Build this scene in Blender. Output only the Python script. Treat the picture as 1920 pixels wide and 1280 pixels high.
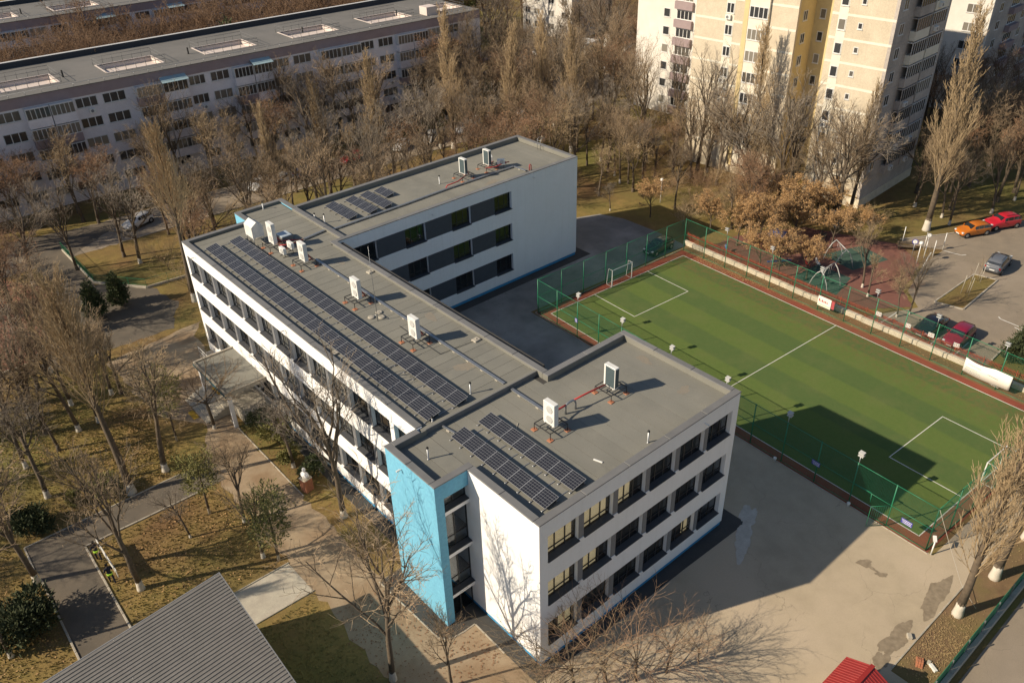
import bpy, bmesh, math, random
from mathutils import Vector, Matrix
R = math.radians
for o in list(bpy.data.objects): bpy.data.objects.remove(o)
scene = bpy.context.scene
col = scene.collection

# ---------------------------------------------------------------- camera, sky, sun, exposure
cd = bpy.data.cameras.new('camera'); cam = bpy.data.objects.new('camera', cd); col.objects.link(cam)
cd.sensor_width = 36.0; cd.lens = 1557.55 * 36.0 / 1920.0; cd.clip_start = 0.5; cd.clip_end = 3000
_r = Vector((0.75499771, -0.65519601, -0.02639404)); _u = Vector((0.37200449, 0.3948278, 0.84007361)); _f = Vector((0.53999177, 0.64407235, -0.54182995))
M4 = Matrix(((_r.x, _u.x, -_f.x, -21.462), (_r.y, _u.y, -_f.y, -23.822), (_r.z, _u.z, -_f.z, 44.466), (0, 0, 0, 1)))
cam.matrix_world = M4
scene.camera = cam
SUN_EL, SUN_AZ = 31.85, 157.6            # azimuth measured from +x towards +y
w = bpy.data.worlds.new('World'); scene.world = w; w.use_nodes = True
nt = w.node_tree; bg = nt.nodes['Background']
sky = nt.nodes.new('ShaderNodeTexSky'); sky.sky_type = 'NISHITA'; sky.sun_disc = False
sky.sun_elevation = R(SUN_EL); sky.sun_rotation = R(90 - SUN_AZ); sky.altitude = 100; sky.air_density = 1.0; sky.dust_density = 0.7; sky.ozone_density = 1.0
nt.links.new(sky.outputs[0], bg.inputs[0]); bg.inputs[1].default_value = 0.078
sl = bpy.data.lights.new('sun', 'SUN'); sl.energy = 5.0; sl.angle = R(0.5); sl.color = (1.0, 0.86, 0.66)
so = bpy.data.objects.new('sun', sl); col.objects.link(so)
ce = math.cos(R(SUN_EL)); sdir = Vector((ce * math.cos(R(SUN_AZ)), ce * math.sin(R(SUN_AZ)), math.sin(R(SUN_EL))))
so.rotation_euler = sdir.to_track_quat('Z', 'Y').to_euler(); so.location = (-60, 40, 80)
vs = scene.view_settings; vs.view_transform = 'Standard'; vs.look = 'None'; vs.exposure = 0.25; vs.gamma = 1.0; vs.use_curve_mapping = False
scene.render.engine = 'CYCLES'
scene.cycles.max_bounces = 6; scene.cycles.transparent_max_bounces = 24; scene.cycles.diffuse_bounces = 3; scene.cycles.glossy_bounces = 3

# ---------------------------------------------------------------- helpers
class MB:
    """collects faces; build() links them as one mesh object"""
    def __init__(s): s.v = []; s.f = []; s.m = []; s.sm = []
    def add(s, vs, fs, m=0, sm=False):
        b = len(s.v); s.v += [tuple(v) for v in vs]
        for f in fs: s.f.append(tuple(b + i for i in f)); s.m.append(m); s.sm.append(sm)
        return s
    def box(s, x0, y0, z0, x1, y1, z1, m=0):
        return s.add([(x0,y0,z0),(x1,y0,z0),(x1,y1,z0),(x0,y1,z0),(x0,y0,z1),(x1,y0,z1),(x1,y1,z1),(x0,y1,z1)],
              [(0,3,2,1),(4,5,6,7),(0,1,5,4),(1,2,6,5),(2,3,7,6),(3,0,4,7)], m)
    def bbox(s, x0, y0, z0, x1, y1, z1, b=0.03, m=0):
        """box with chamfered upper edges and vertical corners"""
        def ring(i, z): return [(x0+i+b*(i==0),y0+i,z),(x1-i-b*(i==0),y0+i,z),(x1-i,y0+i+b*(i==0),z),(x1-i,y1-i-b*(i==0),z),(x1-i-b*(i==0),y1-i,z),(x0+i+b*(i==0),y1-i,z),(x0+i,y1-i-b*(i==0),z),(x0+i,y0+i+b*(i==0),z)]
        r0 = ring(0, z0); r1 = ring(0, z1-b)
        r2 = [(min(max(p[0], x0+b), x1-b), min(max(p[1], y0+b), y1-b), z1) for p in r1]
        vs = r0 + r1 + r2; fs = [tuple(range(7,-1,-1))]
        for k in range(8):
            j = (k+1) % 8; fs += [(k, j, 8+j, 8+k), (8+k, 8+j, 16+j, 16+k)]
        fs.append(tuple(range(16, 24)))
        return s.add(vs, fs, m)
    def obox(s, p, ax, L, W, H, m=0):
        """box from p along unit dir ax (horizontal), L long, W wide, H high, centred in width"""
        ax = Vector(ax).normalized(); n = Vector((-ax.y, ax.x, 0)).normalized(); p = Vector(p); up = ax.cross(n)
        if up.z < 0: up = -up
        vs = []
        for k in (0, 1):
            for (a, b) in ((0,-.5),(1,-.5),(1,.5),(0,.5)): vs.append(p + ax*(a*L) + n*(b*W) + up*(k*H))
        return s.add(vs, [(0,3,2,1),(4,5,6,7),(0,1,5,4),(1,2,6,5),(2,3,7,6),(3,0,4,7)], m)
    def prism(s, poly, z0, z1, m=0):
        n = len(poly); a = sum(poly[i][0]*poly[(i+1)%n][1]-poly[(i+1)%n][0]*poly[i][1] for i in range(n))
        if a < 0: poly = poly[::-1]
        vs = [(x,y,z0) for x,y in poly] + [(x,y,z1) for x,y in poly]
        return s.add(vs, [tuple(range(n-1,-1,-1)), tuple(range(n,2*n))] + [(i,(i+1)%n,n+(i+1)%n,n+i) for i in range(n)], m)
    def sheet(s, poly, z, m=0):
        n = len(poly); a = sum(poly[i][0]*poly[(i+1)%n][1]-poly[(i+1)%n][0]*poly[i][1] for i in range(n))
        if a < 0: poly = poly[::-1]
        return s.add([(x,y,z) for x,y in poly], [tuple(range(n))], m)
    def tube(s, pts, rad, n=6, m=0, cap=True, sm=True):
        pts = [Vector(p) for p in pts]; k = len(pts)
        if not hasattr(rad, '__len__'): rad = [rad]*k
        b = len(s.v); prev = None
        for i in range(k):
            t = (pts[min(i+1,k-1)] - pts[max(i-1,0)])
            if t.length < 1e-9: t = Vector((0,0,1))
            t.normalize()
            if prev is None:
                e = t.cross(Vector((0,0,1)) if abs(t.z) < .9 else Vector((1,0,0))).normalized()
            else:
                e = prev - t*prev.dot(t)
                e = e.normalized() if e.length > 1e-6 else t.orthogonal().normalized()
            prev = e; g = t.cross(e); r = rad[i]; p = pts[i]
            for j in range(n):
                a = 2*math.pi*j/n; c = math.cos(a)*r; d = math.sin(a)*r
                s.v.append((p.x+e.x*c+g.x*d, p.y+e.y*c+g.y*d, p.z+e.z*c+g.z*d))
        for i in range(k-1):
            for j in range(n):
                j2 = (j+1) % n
                s.f.append((b+i*n+j, b+i*n+j2, b+(i+1)*n+j2, b+(i+1)*n+j)); s.m.append(m); s.sm.append(sm)
        if cap:
            s.f.append(tuple(b+j for j in range(n-1,-1,-1))); s.m.append(m); s.sm.append(False)
            s.f.append(tuple(b+(k-1)*n+j for j in range(n))); s.m.append(m); s.sm.append(False)
        return s
    def lathe(s, prof, n=16, c=(0,0,0), m=0, sm=True):
        b = len(s.v)
        for r, z in prof:
            for j in range(n):
                a = 2*math.pi*j/n; s.v.append((c[0]+r*math.cos(a), c[1]+r*math.sin(a), c[2]+z))
        for i in range(len(prof)-1):
            for j in range(n):
                j2 = (j+1)%n; s.f.append((b+i*n+j,b+i*n+j2,b+(i+1)*n+j2,b+(i+1)*n+j)); s.m.append(m); s.sm.append(sm)
        s.f.append(tuple(b+j for j in range(n-1,-1,-1))); s.m.append(m); s.sm.append(False)
        s.f.append(tuple(b+(len(prof)-1)*n+j for j in range(n))); s.m.append(m); s.sm.append(False)
        return s
    def mesh(s, name, mats):
        me = bpy.data.meshes.new(name); me.from_pydata(s.v, [], s.f)
        if not isinstance(mats, (list, tuple)): mats = [mats]
        for mt in mats: me.materials.append(mt)
        me.polygons.foreach_set('material_index', s.m); me.polygons.foreach_set('use_smooth', s.sm); me.update()
        return me
    def build(s, name, mats, parent=None, loc=(0,0,0), rz=0.0):
        return link(name, s.mesh(name, mats), parent, loc, rz)
def link(name, me, parent=None, loc=(0,0,0), rz=0.0):
    o = bpy.data.objects.new(name, me); col.objects.link(o); o.location = loc
    if rz: o.rotation_euler = (0,0,rz)
    if parent is not None: o.parent = parent
    return o
def tag(o, label, cat, group=None):
    o['label'] = label; o['category'] = cat
    if group: o['group'] = group
    return o
def thing(name, label, cat, loc=(0,0,0), rz=0.0, group=None):
    return tag(link(name, None, None, loc, rz), label, cat, group)
def struct(o): o['kind'] = 'structure'; return o
def stuff(o): o['kind'] = 'stuff'; return o
def copy_tree(o, parent=None, loc=None, rz=None, label=None):
    c = o.copy(); col.objects.link(c); c.parent = parent
    if loc is not None: c.location = loc
    if rz is not None: c.rotation_euler = (0,0,rz)
    if label: c['label'] = label
    for ch in o.children: copy_tree(ch, c)
    return c

# ---------------------------------------------------------------- materials
def nodes(name):
    m = bpy.data.materials.new(name); m.use_nodes = True; t = m.node_tree
    return m, t, t.nodes['Principled BSDF']
def ramp(t, src, stops):
    r = t.nodes.new('ShaderNodeValToRGB'); e = r.color_ramp.elements
    while len(e) < len(stops): e.new(.5)
    for i, (p, c) in enumerate(stops): e[i].position = p; e[i].color = (*c, 1)
    t.links.new(src, r.inputs[0]); return r.outputs[0]
def noise(t, scale, detail=4, rough=.55, vec=None, dist=0):
    n = t.nodes.new('ShaderNodeTexNoise'); n.inputs['Scale'].default_value = scale; n.inputs['Detail'].default_value = detail
    n.inputs['Roughness'].default_value = rough; n.inputs['Distortion'].default_value = dist
    if vec is not None: t.links.new(vec, n.inputs['Vector'])
    return n.outputs['Fac']
def mixc(t, fac, a, b, mode='MIX'):
    m = t.nodes.new('ShaderNodeMix'); m.data_type = 'RGBA'; m.blend_type = mode
    for sk, v in ((m.inputs[0], fac), (m.inputs[6], a), (m.inputs[7], b)):
        if hasattr(v, 'is_linked'): t.links.new(v, sk)
        elif isinstance(v, (tuple, list)): sk.default_value = (*v[:3], 1)
        else: sk.default_value = v
    return m.outputs[2]
def math_n(t, op, a, b=None, c=None):
    m = t.nodes.new('ShaderNodeMath'); m.operation = op
    for i, v in enumerate((a, b, c)):
        if v is None: continue
        if hasattr(v, 'is_linked'): t.links.new(v, m.inputs[i])
        else: m.inputs[i].default_value = v
    return m.outputs[0]
def pos(t): return t.nodes.new('ShaderNodeNewGeometry').outputs['Position']
def objc(t): return t.nodes.new('ShaderNodeTexCoord').outputs['Object']
def bump(t, p, h, strength=.3, dist=.02):
    b = t.nodes.new('ShaderNodeBump'); b.inputs['Strength'].default_value = strength; b.inputs['Distance'].default_value = dist
    t.links.new(h, b.inputs['Height']); t.links.new(b.outputs[0], p.inputs['Normal'])
def mat(name, c1, c2=None, scale=2.0, rough=.8, metal=0.0, fine=0, bumpk=0, c3=None, scale3=.15, rnd=0.0, lo=.35, hi=.65, spec=None):
    """two-tone noise surface with optional large-scale third tone, fine relief and per-object variation"""
    m, t, p = nodes(name); P = pos(t)
    c2 = c2 or tuple(min(1, v*.86) for v in c1)
    cc = ramp(t, noise(t, scale, 5, .6, P), [(lo, c1), (hi, c2)])
    if c3: cc = mixc(t, ramp(t, noise(t, scale3, 4, .6, P), [(.45,(0,0,0)),(.65,(1,1,1))]), cc, c3)
    if fine:
        cc = mixc(t, .35, cc, ramp(t, noise(t, fine, 3, .7, P), [(.3,(.35,.35,.35)),(.7,(.72,.72,.72))]), 'OVERLAY')
    if rnd:
        oi = t.nodes.new('ShaderNodeObjectInfo')
        v = math_n(t, 'MULTIPLY_ADD', oi.outputs['Random'], rnd*2, 1-rnd)
        h = t.nodes.new('ShaderNodeHueSaturation'); t.links.new(cc, h.inputs['Color']); t.links.new(v, h.inputs['Value']); cc = h.outputs[0]
    t.links.new(cc, p.inputs['Base Color']); p.inputs['Roughness'].default_value = rough; p.inputs['Metallic'].default_value = metal
    if spec is not None: p.inputs['Specular IOR Level'].default_value = spec
    if bumpk: bump(t, p, noise(t, fine or 20, 4, .6, P), bumpk, .03)
    return m
M = {}
M['plaster'] = mat('white_plaster', (.90,.89,.885), (.86,.85,.84), .8, .9, fine=6, c3=(.87,.86,.845), scale3=.35)
M['blue'] = mat('sky_blue_plaster', (.165,.45,.64), (.15,.425,.61), 1.0, .85, fine=5)
M['plinth'] = mat('blue_plinth', (.05,.30,.55), (.04,.26,.50), 1.0, .8)
M['anthracite'] = mat('anthracite_panel', (.20,.205,.215), (.18,.185,.195), 1.5, .55)
M['slate'] = mat('slate_blue_panel', (.062,.072,.09), (.055,.063,.08), 2.0, .6)
M['frame'] = mat('dark_window_frame', (.035,.037,.04), None, 3, .45)
M['sill'] = mat('dark_metal_sill', (.07,.072,.078), (.06,.062,.068), 3, .35)
M['cap'] = mat('grey_metal_cap', (.19,.188,.185), (.165,.163,.16), .9, .6, rnd=.09)
M['felt'] = mat('bitumen_roof_felt', (.205,.199,.170), (.180,.176,.152), 1.2, .95, fine=25, c3=(.225,.216,.183), scale3=.3, rnd=.055)
M['interior'] = mat('room_wall', (.50,.46,.38), None, 1, .9)
M['floor_in'] = mat('room_floor', (.25,.20,.15), None, 1, .8)
M['blind'] = mat('glowing_cream_blind', (.85,.74,.46), (.80,.68,.42), 3, .8)
def glow_blind():
    m = M['blind']; p = m.node_tree.nodes['Principled BSDF']; p.inputs['Emission Color'].default_value = (1,.76,.40,1); p.inputs['Emission Strength'].default_value = .34  # emission added so the front blinds glow like lit rooms
glow_blind()
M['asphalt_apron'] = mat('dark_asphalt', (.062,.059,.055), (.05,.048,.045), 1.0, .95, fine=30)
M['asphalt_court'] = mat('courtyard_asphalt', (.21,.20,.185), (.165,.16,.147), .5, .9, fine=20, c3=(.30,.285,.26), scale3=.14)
M['asphalt_plaza'] = mat('worn_plaza_asphalt', (.44,.36,.25), (.38,.31,.215), .6, .92, fine=25, c3=(.48,.39,.28), scale3=.1)
M['asphalt_path'] = mat('path_asphalt', (.125,.104,.08), (.10,.085,.066), .8, .95, fine=25, c3=(.145,.118,.088), scale3=.25)
M['asphalt_road'] = mat('road_asphalt', (.27,.22,.16), (.225,.185,.138), .6, .92, fine=22, c3=(.30,.245,.185), scale3=.12)
M['tan_paving'] = mat('tan_paving', (.35,.27,.18), (.29,.215,.14), .7, .95, fine=20, c3=(.25,.17,.10), scale3=.3)
M['concrete'] = mat('concrete', (.46,.42,.34), (.38,.34,.28), 1.2, .9, fine=15)
M['kerb'] = mat('kerb_stone', (.42,.38,.31), (.34,.30,.24), 1.5, .9, fine=12, rnd=.08)
M['white_stone'] = mat('whitewashed_stone', (.70,.62,.48), (.58,.50,.38), 1.6, .9, fine=10, rnd=.06)
M['green_metal'] = mat('green_painted_metal', (.02,.20,.10), (.018,.17,.085), 4, .45)
M['green_wire'] = mat('green_wire', (.015,.15,.08), None, 4, .6)
M['red_metal'] = mat('red_painted_fence', (.42,.075,.04), (.34,.06,.032), 4, .55)
M['white_paint'] = mat('white_paint', (.72,.70,.64), (.60,.58,.52), 1.5, .8, fine=10)
M['yellow_paint'] = mat('yellow_paint', (.60,.36,.03), (.52,.30,.03), 3, .8)
M['white_metal'] = mat('white_enamel', (.80,.79,.75), None, 2, .35)
M['galv'] = mat('galvanised_steel', (.42,.43,.44), (.34,.35,.36), 6, .4, metal=.7)
M['black_steel'] = mat('black_steel', (.03,.03,.032), None, 5, .5)
M['terracotta'] = mat('terracotta_paver', (.46,.19,.10), (.38,.15,.08), 6, .9, fine=20)
M['red_pipe'] = mat('red_insulation', (.45,.035,.035), (.36,.03,.03), 6, .6)
M['fin'] = mat('dark_coil_fins', (.07,.10,.11), None, 8, .5)
M['grille'] = mat('light_grey_grille', (.52,.52,.50), None, 8, .5)
M['rubber'] = mat('black_rubber', (.02,.02,.02), None, 5, .85)
M['bark'] = mat('grey_bark', (.14,.105,.072), (.085,.065,.046), 9, .95, rnd=.2)
def crack(m, c, scale=.16, wid=.012, dark=.55):
    t = m.node_tree; p = t.nodes['Principled BSDF']; src = p.inputs['Base Color'].links[0].from_socket; P = pos(t)
    v = t.nodes.new('ShaderNodeTexVoronoi'); v.feature = 'DISTANCE_TO_EDGE'; v.inputs['Scale'].default_value = scale
    n = t.nodes.new('ShaderNodeTexNoise'); n.inputs['Scale'].default_value = .6; n.inputs['Detail'].default_value = 5; t.links.new(P, n.inputs['Vector'])
    a = t.nodes.new('ShaderNodeVectorMath'); a.operation = 'MULTIPLY_ADD'; a.inputs[1].default_value = (2.2,2.2,2.2); t.links.new(n.outputs['Color'], a.inputs[0]); t.links.new(P, a.inputs[2]); t.links.new(a.outputs[0], v.inputs['Vector'])
    br = ramp(t, noise(t, .25, 3, .6, P), [(.42,(0,0,0)),(.58,(1,1,1))])
    f = math_n(t, 'MULTIPLY', math_n(t, 'LESS_THAN', v.outputs['Distance'], wid*scale), br)
    t.links.new(mixc(t, math_n(t, 'MULTIPLY', f, dark), src, c), p.inputs['Base Color'])
def streaks(m, c, k=.10):
    t = m.node_tree; p = t.nodes['Principled BSDF']; src = p.inputs['Base Color'].links[0].from_socket; mp = t.nodes.new('ShaderNodeMapping'); mp.inputs['Scale'].default_value = (2.6,2.6,.12); t.links.new(pos(t), mp.inputs[0])
    f = ramp(t, noise(t, 1.0, 5, .65, mp.outputs[0]), [(.5,(0,0,0)),(.78,(k,k,k))]); t.links.new(mixc(t, f, src, c), p.inputs['Base Color'])
crack(M['asphalt_plaza'], (.16,.13,.10)); crack(M['asphalt_court'], (.06,.058,.055), .2); crack(M['asphalt_road'], (.10,.085,.07), .22); crack(M['asphalt_path'], (.05,.045,.04), .35)
streaks(M['plaster'], (.52,.50,.46), .16); streaks(M['blue'], (.14,.36,.46), .25)
def bark_ground():
    """bark that is limewashed on its lowest metre"""
    m, t, p = nodes('limewashed_bark'); P = objc(t); sx = t.nodes.new('ShaderNodeSeparateXYZ'); t.links.new(P, sx.inputs[0])
    b = ramp(t, noise(t, 7, 5, .6, P), [(.3,(.155,.118,.08)),(.7,(.09,.068,.048))])
    h = math_n(t, 'ADD', sx.outputs[2], math_n(t, 'MULTIPLY', noise(t, 5, 2, .5, P), .3))
    f = math_n(t, 'LESS_THAN', h, .72)
    t.links.new(mixc(t, f, b, (.56,.51,.43)), p.inputs['Base Color']); p.inputs['Roughness'].default_value = .95
    bump(t, p, noise(t, 14, 4, .6, P), .6, .04); return m
M['limed'] = bark_ground()
M['twig'] = mat('brown_twigs', (.36,.265,.165), (.25,.18,.115), 1.5, .95, rnd=.28)
M['twig_grey'] = mat('grey_twigs', (.30,.25,.195), (.21,.175,.135), 1.5, .95, rnd=.25)
M['twig_red'] = mat('reddish_twigs', (.34,.215,.13), (.24,.15,.09), 1.5, .95, rnd=.25)
M['twig_tan'] = mat('tan_poplar_twigs', (.42,.31,.18), (.33,.24,.14), 1.2, .95, rnd=.18)
M['leaf_brown'] = mat('dry_oak_leaves', (.52,.32,.14), (.40,.235,.10), 2.5, .8, rnd=.12)
M['leaf_red'] = mat('withered_leaves', (.28,.14,.07), (.20,.10,.05), 2.5, .85, rnd=.2)
M['green_leaf'] = mat('evergreen_needles', (.065,.08,.026), (.04,.055,.02), 2.5, .8, rnd=.2)
M['green_leaf2'] = mat('olive_evergreen', (.22,.20,.06), (.13,.13,.04), 2.5, .8, rnd=.2)
def glass_mat(name, tint, gloss=.05, trans=.90, rough=.03):
    m, t, p = nodes(name); o = t.nodes['Material Output']
    tr = t.nodes.new('ShaderNodeBsdfTransparent'); tr.inputs[0].default_value = (*[c*trans for c in tint], 1)
    gl = t.nodes.new('ShaderNodeBsdfGlossy'); gl.inputs['Roughness'].default_value = rough; gl.inputs[0].default_value = (.9,.95,1,1)
    fr = t.nodes.new('ShaderNodeLayerWeight'); fr.inputs[0].default_value = .5
    f = math_n(t, 'MULTIPLY_ADD', math_n(t, 'POWER', fr.outputs['Facing'], 5.0), .8, gloss); mx = t.nodes.new('ShaderNodeMixShader')
    t.links.new(f, mx.inputs[0]); t.links.new(tr.outputs[0], mx.inputs[1]); t.links.new(gl.outputs[0], mx.inputs[2])
    t.links.new(mx.outputs[0], o.inputs[0]); t.nodes.remove(p); return m
M['glass'] = glass_mat('window_glass', (.86,.88,.90))
M['glass_dark'] = mat('dark_glass', (.022,.026,.03), None, 2, .06, spec=.8)
def glass_far():
    """panes of the far blocks: dark glass, here and there a pale curtain drawn behind it"""
    m, t, p = nodes('curtained_glass'); oi = t.nodes.new('ShaderNodeObjectInfo'); P = objc(t)
    c = ramp(t, oi.outputs['Random'], [(.0,(.03,.032,.036)),(.45,(.05,.052,.055)),(.62,(.10,.095,.085)),(.82,(.20,.18,.15)),(1,(.30,.28,.24))])
    t.links.new(c, p.inputs['Base Color']); p.inputs['Roughness'].default_value = .08; p.inputs['Specular IOR Level'].default_value = .7; return m
M['glass_far'] = glass_far()
# ---------------------------------------------------------------- ground, paths, roads, pitch
def ground_mat():
    m, t, p = nodes('winter_ground'); P = pos(t)
    g = ramp(t, noise(t, 1.1, 6, .65, P), [(.28,(.30,.210,.078)),(.52,(.235,.172,.062)),(.72,(.165,.140,.048))])
    lit = ramp(t, noise(t, 9, 4, .7, P), [(.32,(.235,.140,.068)),(.5,(.18,.110,.055)),(.7,(.125,.080,.042))])
    f = ramp(t, noise(t, .13, 6, .62, P), [(.42,(0,0,0)),(.64,(1,1,1))])
    c = mixc(t, f, g, lit)
    grn = ramp(t, noise(t, .055, 4, .55, P, ), [(.46,(0,0,0)),(.64,(.8,.8,.8))])
    c = mixc(t, grn, c, (.150,.148,.046))
    c = mixc(t, .30, c, ramp(t, noise(t, 6.5, 5, .75, P), [(.25,(.22,.22,.22)),(.75,(.80,.80,.80))]), 'OVERLAY')
    t.links.new(c, p.inputs['Base Color']); p.inputs['Roughness'].default_value = 1.0; p.inputs['Specular IOR Level'].default_value = .1
    bump(t, p, noise(t, 7, 6, .7, P), .5, .10); return m
M['ground'] = ground_mat()
ground = struct(MB().sheet([(-900,-900),(1200,-900),(1200,1400),(-900,1400)], 0).build('ground', M['ground']))

def kerb_run(parent, pts, wd=.14, hh=.11, step=1.0, m='kerb', zb=-.03):
    """row of separate kerb stones along a polyline"""
    cache = {}; rr = random.Random(len(pts)*7+int(pts[0][0]*10))
    for (x0,y0),(x1,y1) in zip(pts[:-1], pts[1:]):
        L = math.hypot(x1-x0, y1-y0); n = max(1, round(L/step)); s = L/n; a = math.atan2(y1-y0, x1-x0)
        key = round(s, 3)
        if key not in cache: cache[key] = MB().bbox(.012, -wd/2, zb, s-.012, wd/2, hh, .018).mesh('kerb_stone', M[m])
        for i in range(n):
            o = link('kerb_stone', cache[key], parent, (x0+(x1-x0)*i/n, y0+(y1-y0)*i/n, rr.uniform(-.012,.012)), a+rr.uniform(-.008,.008))
def rough(poly, amp, seed, step=.7):
    r = random.Random(seed); out = []
    for (x0,y0),(x1,y1) in zip(poly, poly[1:]+poly[:1]):
        n = max(1, int(math.hypot(x1-x0, y1-y0)/step)); out.append((x0+r.uniform(-amp,amp)*.5, y0+r.uniform(-amp,amp)*.5))
        for i in range(1, n): out.append((x0+(x1-x0)*i/n+r.gauss(0,amp*.5), y0+(y1-y0)*i/n+r.gauss(0,amp*.5)))
    return out
def area(name, poly, z, m, amp=0):
    return struct(MB().sheet(rough(poly, amp, len(name)) if amp else poly, z).build(name, M[m]))
plaza = area('plaza', [(-1.0,-3),(1.5,-9),(2,-40),(15.5,-40),(15.5,-14.35),(60,-14.35),(60,-12.9),(26.2,-11.7),(27.6,12),(9,12),(9,-.5),(-1,-.5)], .008, 'asphalt_plaza')
court = area('courtyard', [(10.0,10),(27.6,11.9),(28.0,32.0),(51.7,30.7),(52.1,36),(52.0,41),(50.9,44.1),(48,45.4),(40,46.5),(40,37),(10,37)], .012, 'asphalt_court')
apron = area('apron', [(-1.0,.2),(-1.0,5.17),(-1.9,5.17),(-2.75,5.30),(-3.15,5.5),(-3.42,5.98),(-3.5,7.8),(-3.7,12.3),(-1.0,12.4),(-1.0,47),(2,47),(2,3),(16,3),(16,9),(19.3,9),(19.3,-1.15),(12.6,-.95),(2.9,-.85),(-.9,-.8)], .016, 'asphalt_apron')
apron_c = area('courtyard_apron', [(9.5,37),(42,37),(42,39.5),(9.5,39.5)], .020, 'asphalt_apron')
kerb_run(apron, [(-1.03,2.2),(-1.0,5.17)], .10, .05); kerb_run(apron, [(-1.0,5.19),(-1.9,5.19),(-2.75,5.31),(-3.15,5.52),(-3.42,5.98),(-3.5,7.83),(-3.71,12.35)], .10, .06, .8)
walk = area('walkway', [(-7.55,1),(-1.0,-.5),(-1.0,12.4),(-3.40,12.5),(-3.40,36.5),(-.5,37.2),(-.3,48.2),(0,52),(1.8,54.5),(-3.8,53.8),(-8.5,53),(-7.8,41.5),(-5.2,37),(-7.4,32.5),(-7.4,29.5),(-7.5,19.5)], .008, 'tan_paving', 0.22)
kerb_run(walk, [(-3.36,23.4),(-3.36,30),(-3.36,36.4)], .10, .06)
pad = area('concrete_pad', [(-13.2,18.1),(-7.55,18.05),(-7.45,14.72),(-13.2,14.85)], .014, 'concrete')
kerb_run(pad, [(-12.3,18.15),(-7.5,18.1)], .10, .08); kerb_run(pad, [(-12.3,14.8),(-7.4,14.68)], .10, .08)
path = area('path', [(-21.2,2),(-21.15,32.4),(-7.0,32.5),(-7.0,29.45),(-17.85,29.6),(-17.9,2)], .012, 'asphalt_path')
kerb_run(path, [(-21.3,12.5),(-21.15,28.5)], .14, .10); kerb_run(path, [(-21.25,29.7),(-21.2,32.45),(-9.5,32.5)], .12, .06); kerb_run(path, [(-18.0,12.5),(-17.8,29.55),(-9.2,29.4)], .14, .10)
lane = area('lane', [(-9.0,66),(-3.9,71.0),(-3.75,80),(6,86.5),(-9,90),(-8,81),(-7.4,72.9),(-9.5,68)], .010, 'asphalt_path', 0.3)
lane2 = area('service_yard', [(-13.5,55.5),(-1,55),(1.5,60),(.5,65.4),(-3.9,70.9),(-9.2,65.9)], .008, 'asphalt_path', 0.4)
court_red = area('red_clay_court', [(-44,58.3),(-13.9,58.1),(-8.6,66),(-9.6,68.2),(-7.6,72.8),(-12,80),(-44,80)], .014, 'tan_paving')
M['clay'] = mat('red_clay', (.27,.115,.075), (.22,.095,.062), .6, .95, fine=15); court_red.data.materials[0] = M['clay']
kerb_run(court_red, [(-30,58.2),(-13.9,58.05)], .3, .25, 2.0, 'white_stone'); kerb_run(court_red, [(-13.85,58.2),(-8.6,65.9)], .15, .12, 1.5)
street = area('street', [(-90,79.5),(-8.5,79.8),(6,79.6),(30,79.0),(82,77.4),(110,84),(125,108),(108,122),(92,120),(86,96),(78,86),(30,87.2),(-90,89.8)], .006, 'asphalt_road', 0.25)
kerb_run(street, [(4,79.55),(30,78.95),(80,77.4)], .15, .12, 2.0)
lot = area('parking_lot', [(50.9,8.5),(57.5,5.2),(60,7.6),(67,9.4),(71.9,9.5),(70.2,13.6),(71.2,14.2),(76.3,11.0),(86.2,6.3),(140,-14),(140,-22),(70,-22),(61.0,-3.75),(53.3,-4.05),(50.6,-4.0)], .010, 'asphalt_road')
kerb_run(lot, [(71.0,14.25),(76.3,11.1),(86.2,6.4),(104,-.7)], .15, .12, 1.5); kerb_run(lot, [(53.2,-4.0),(61.0,-3.7),(66,-13)], .16, .12, 1.2)
isl = struct(MB().sheet([(59.7,4.55),(68.45,4.45),(68.9,2.25),(60.35,1.95)], .06).build('planting_island', M['ground']))
kerb_run(isl, [(59.7,4.6),(68.5,4.5),(68.95,2.2),(60.35,1.9),(59.7,4.6)], .16, .13, 1.2)
def mark(parent, p, q, wd=.12, z=.016, m='white_paint'):
    d = Vector((q[0]-p[0], q[1]-p[1], 0)); L = d.length; d.normalize(); n = Vector((-d.y, d.x, 0))*wd/2; P = Vector((*p, z)); Q = Vector((*q, z))
    return MB().add([P-n, Q-n, Q+n, P+n], [(0,1,2,3)]).build('painted_line', M[m], parent)
for p, q in (((71.8,9.4),(72.1,7.5)),((72.1,7.5),(72.6,7.2)),((61.2,-1.4),(61.0,-3.6)),((61.2,-1.4),(61.5,-1.1)),((51.5,6.3),(55.3,6.2)),((51.2,1.1),(53.4,1.1)),((51.1,-1.3),(54.7,-1.2)),((70.4,10.2),(66.5,9.2)),((55.3,3.5),(57.2,3.4)),((60.6,-3.0),(60.4,-3.6))): mark(lot, p, q)
# red rubber play surface with green islands
play = area('play_surface', [(52.0,28.6),(52.0,9.8),(57.2,5.6),(59.8,8.0),(66.8,9.8),(69.8,13.5),(66,24),(58,28.2)], .014, 'clay', 0.12)
M['rub_red'] = mat('red_rubber', (.20,.085,.062), (.165,.072,.055), 1, .9, fine=20); M['rub_green'] = mat('green_rubber', (.05,.10,.075), (.042,.085,.065), 1, .9, fine=20)
play.data.materials[0] = M['rub_red']
for poly in ([(53.4,12.2),(58.3,13.2),(58.6,17.5),(54,17.6)], [(60,14),(65.2,12.6),(66.2,16.5),(61,18.5)]): MB().sheet(poly, .018).build('rubber_patch', M['rub_green'], play)
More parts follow.
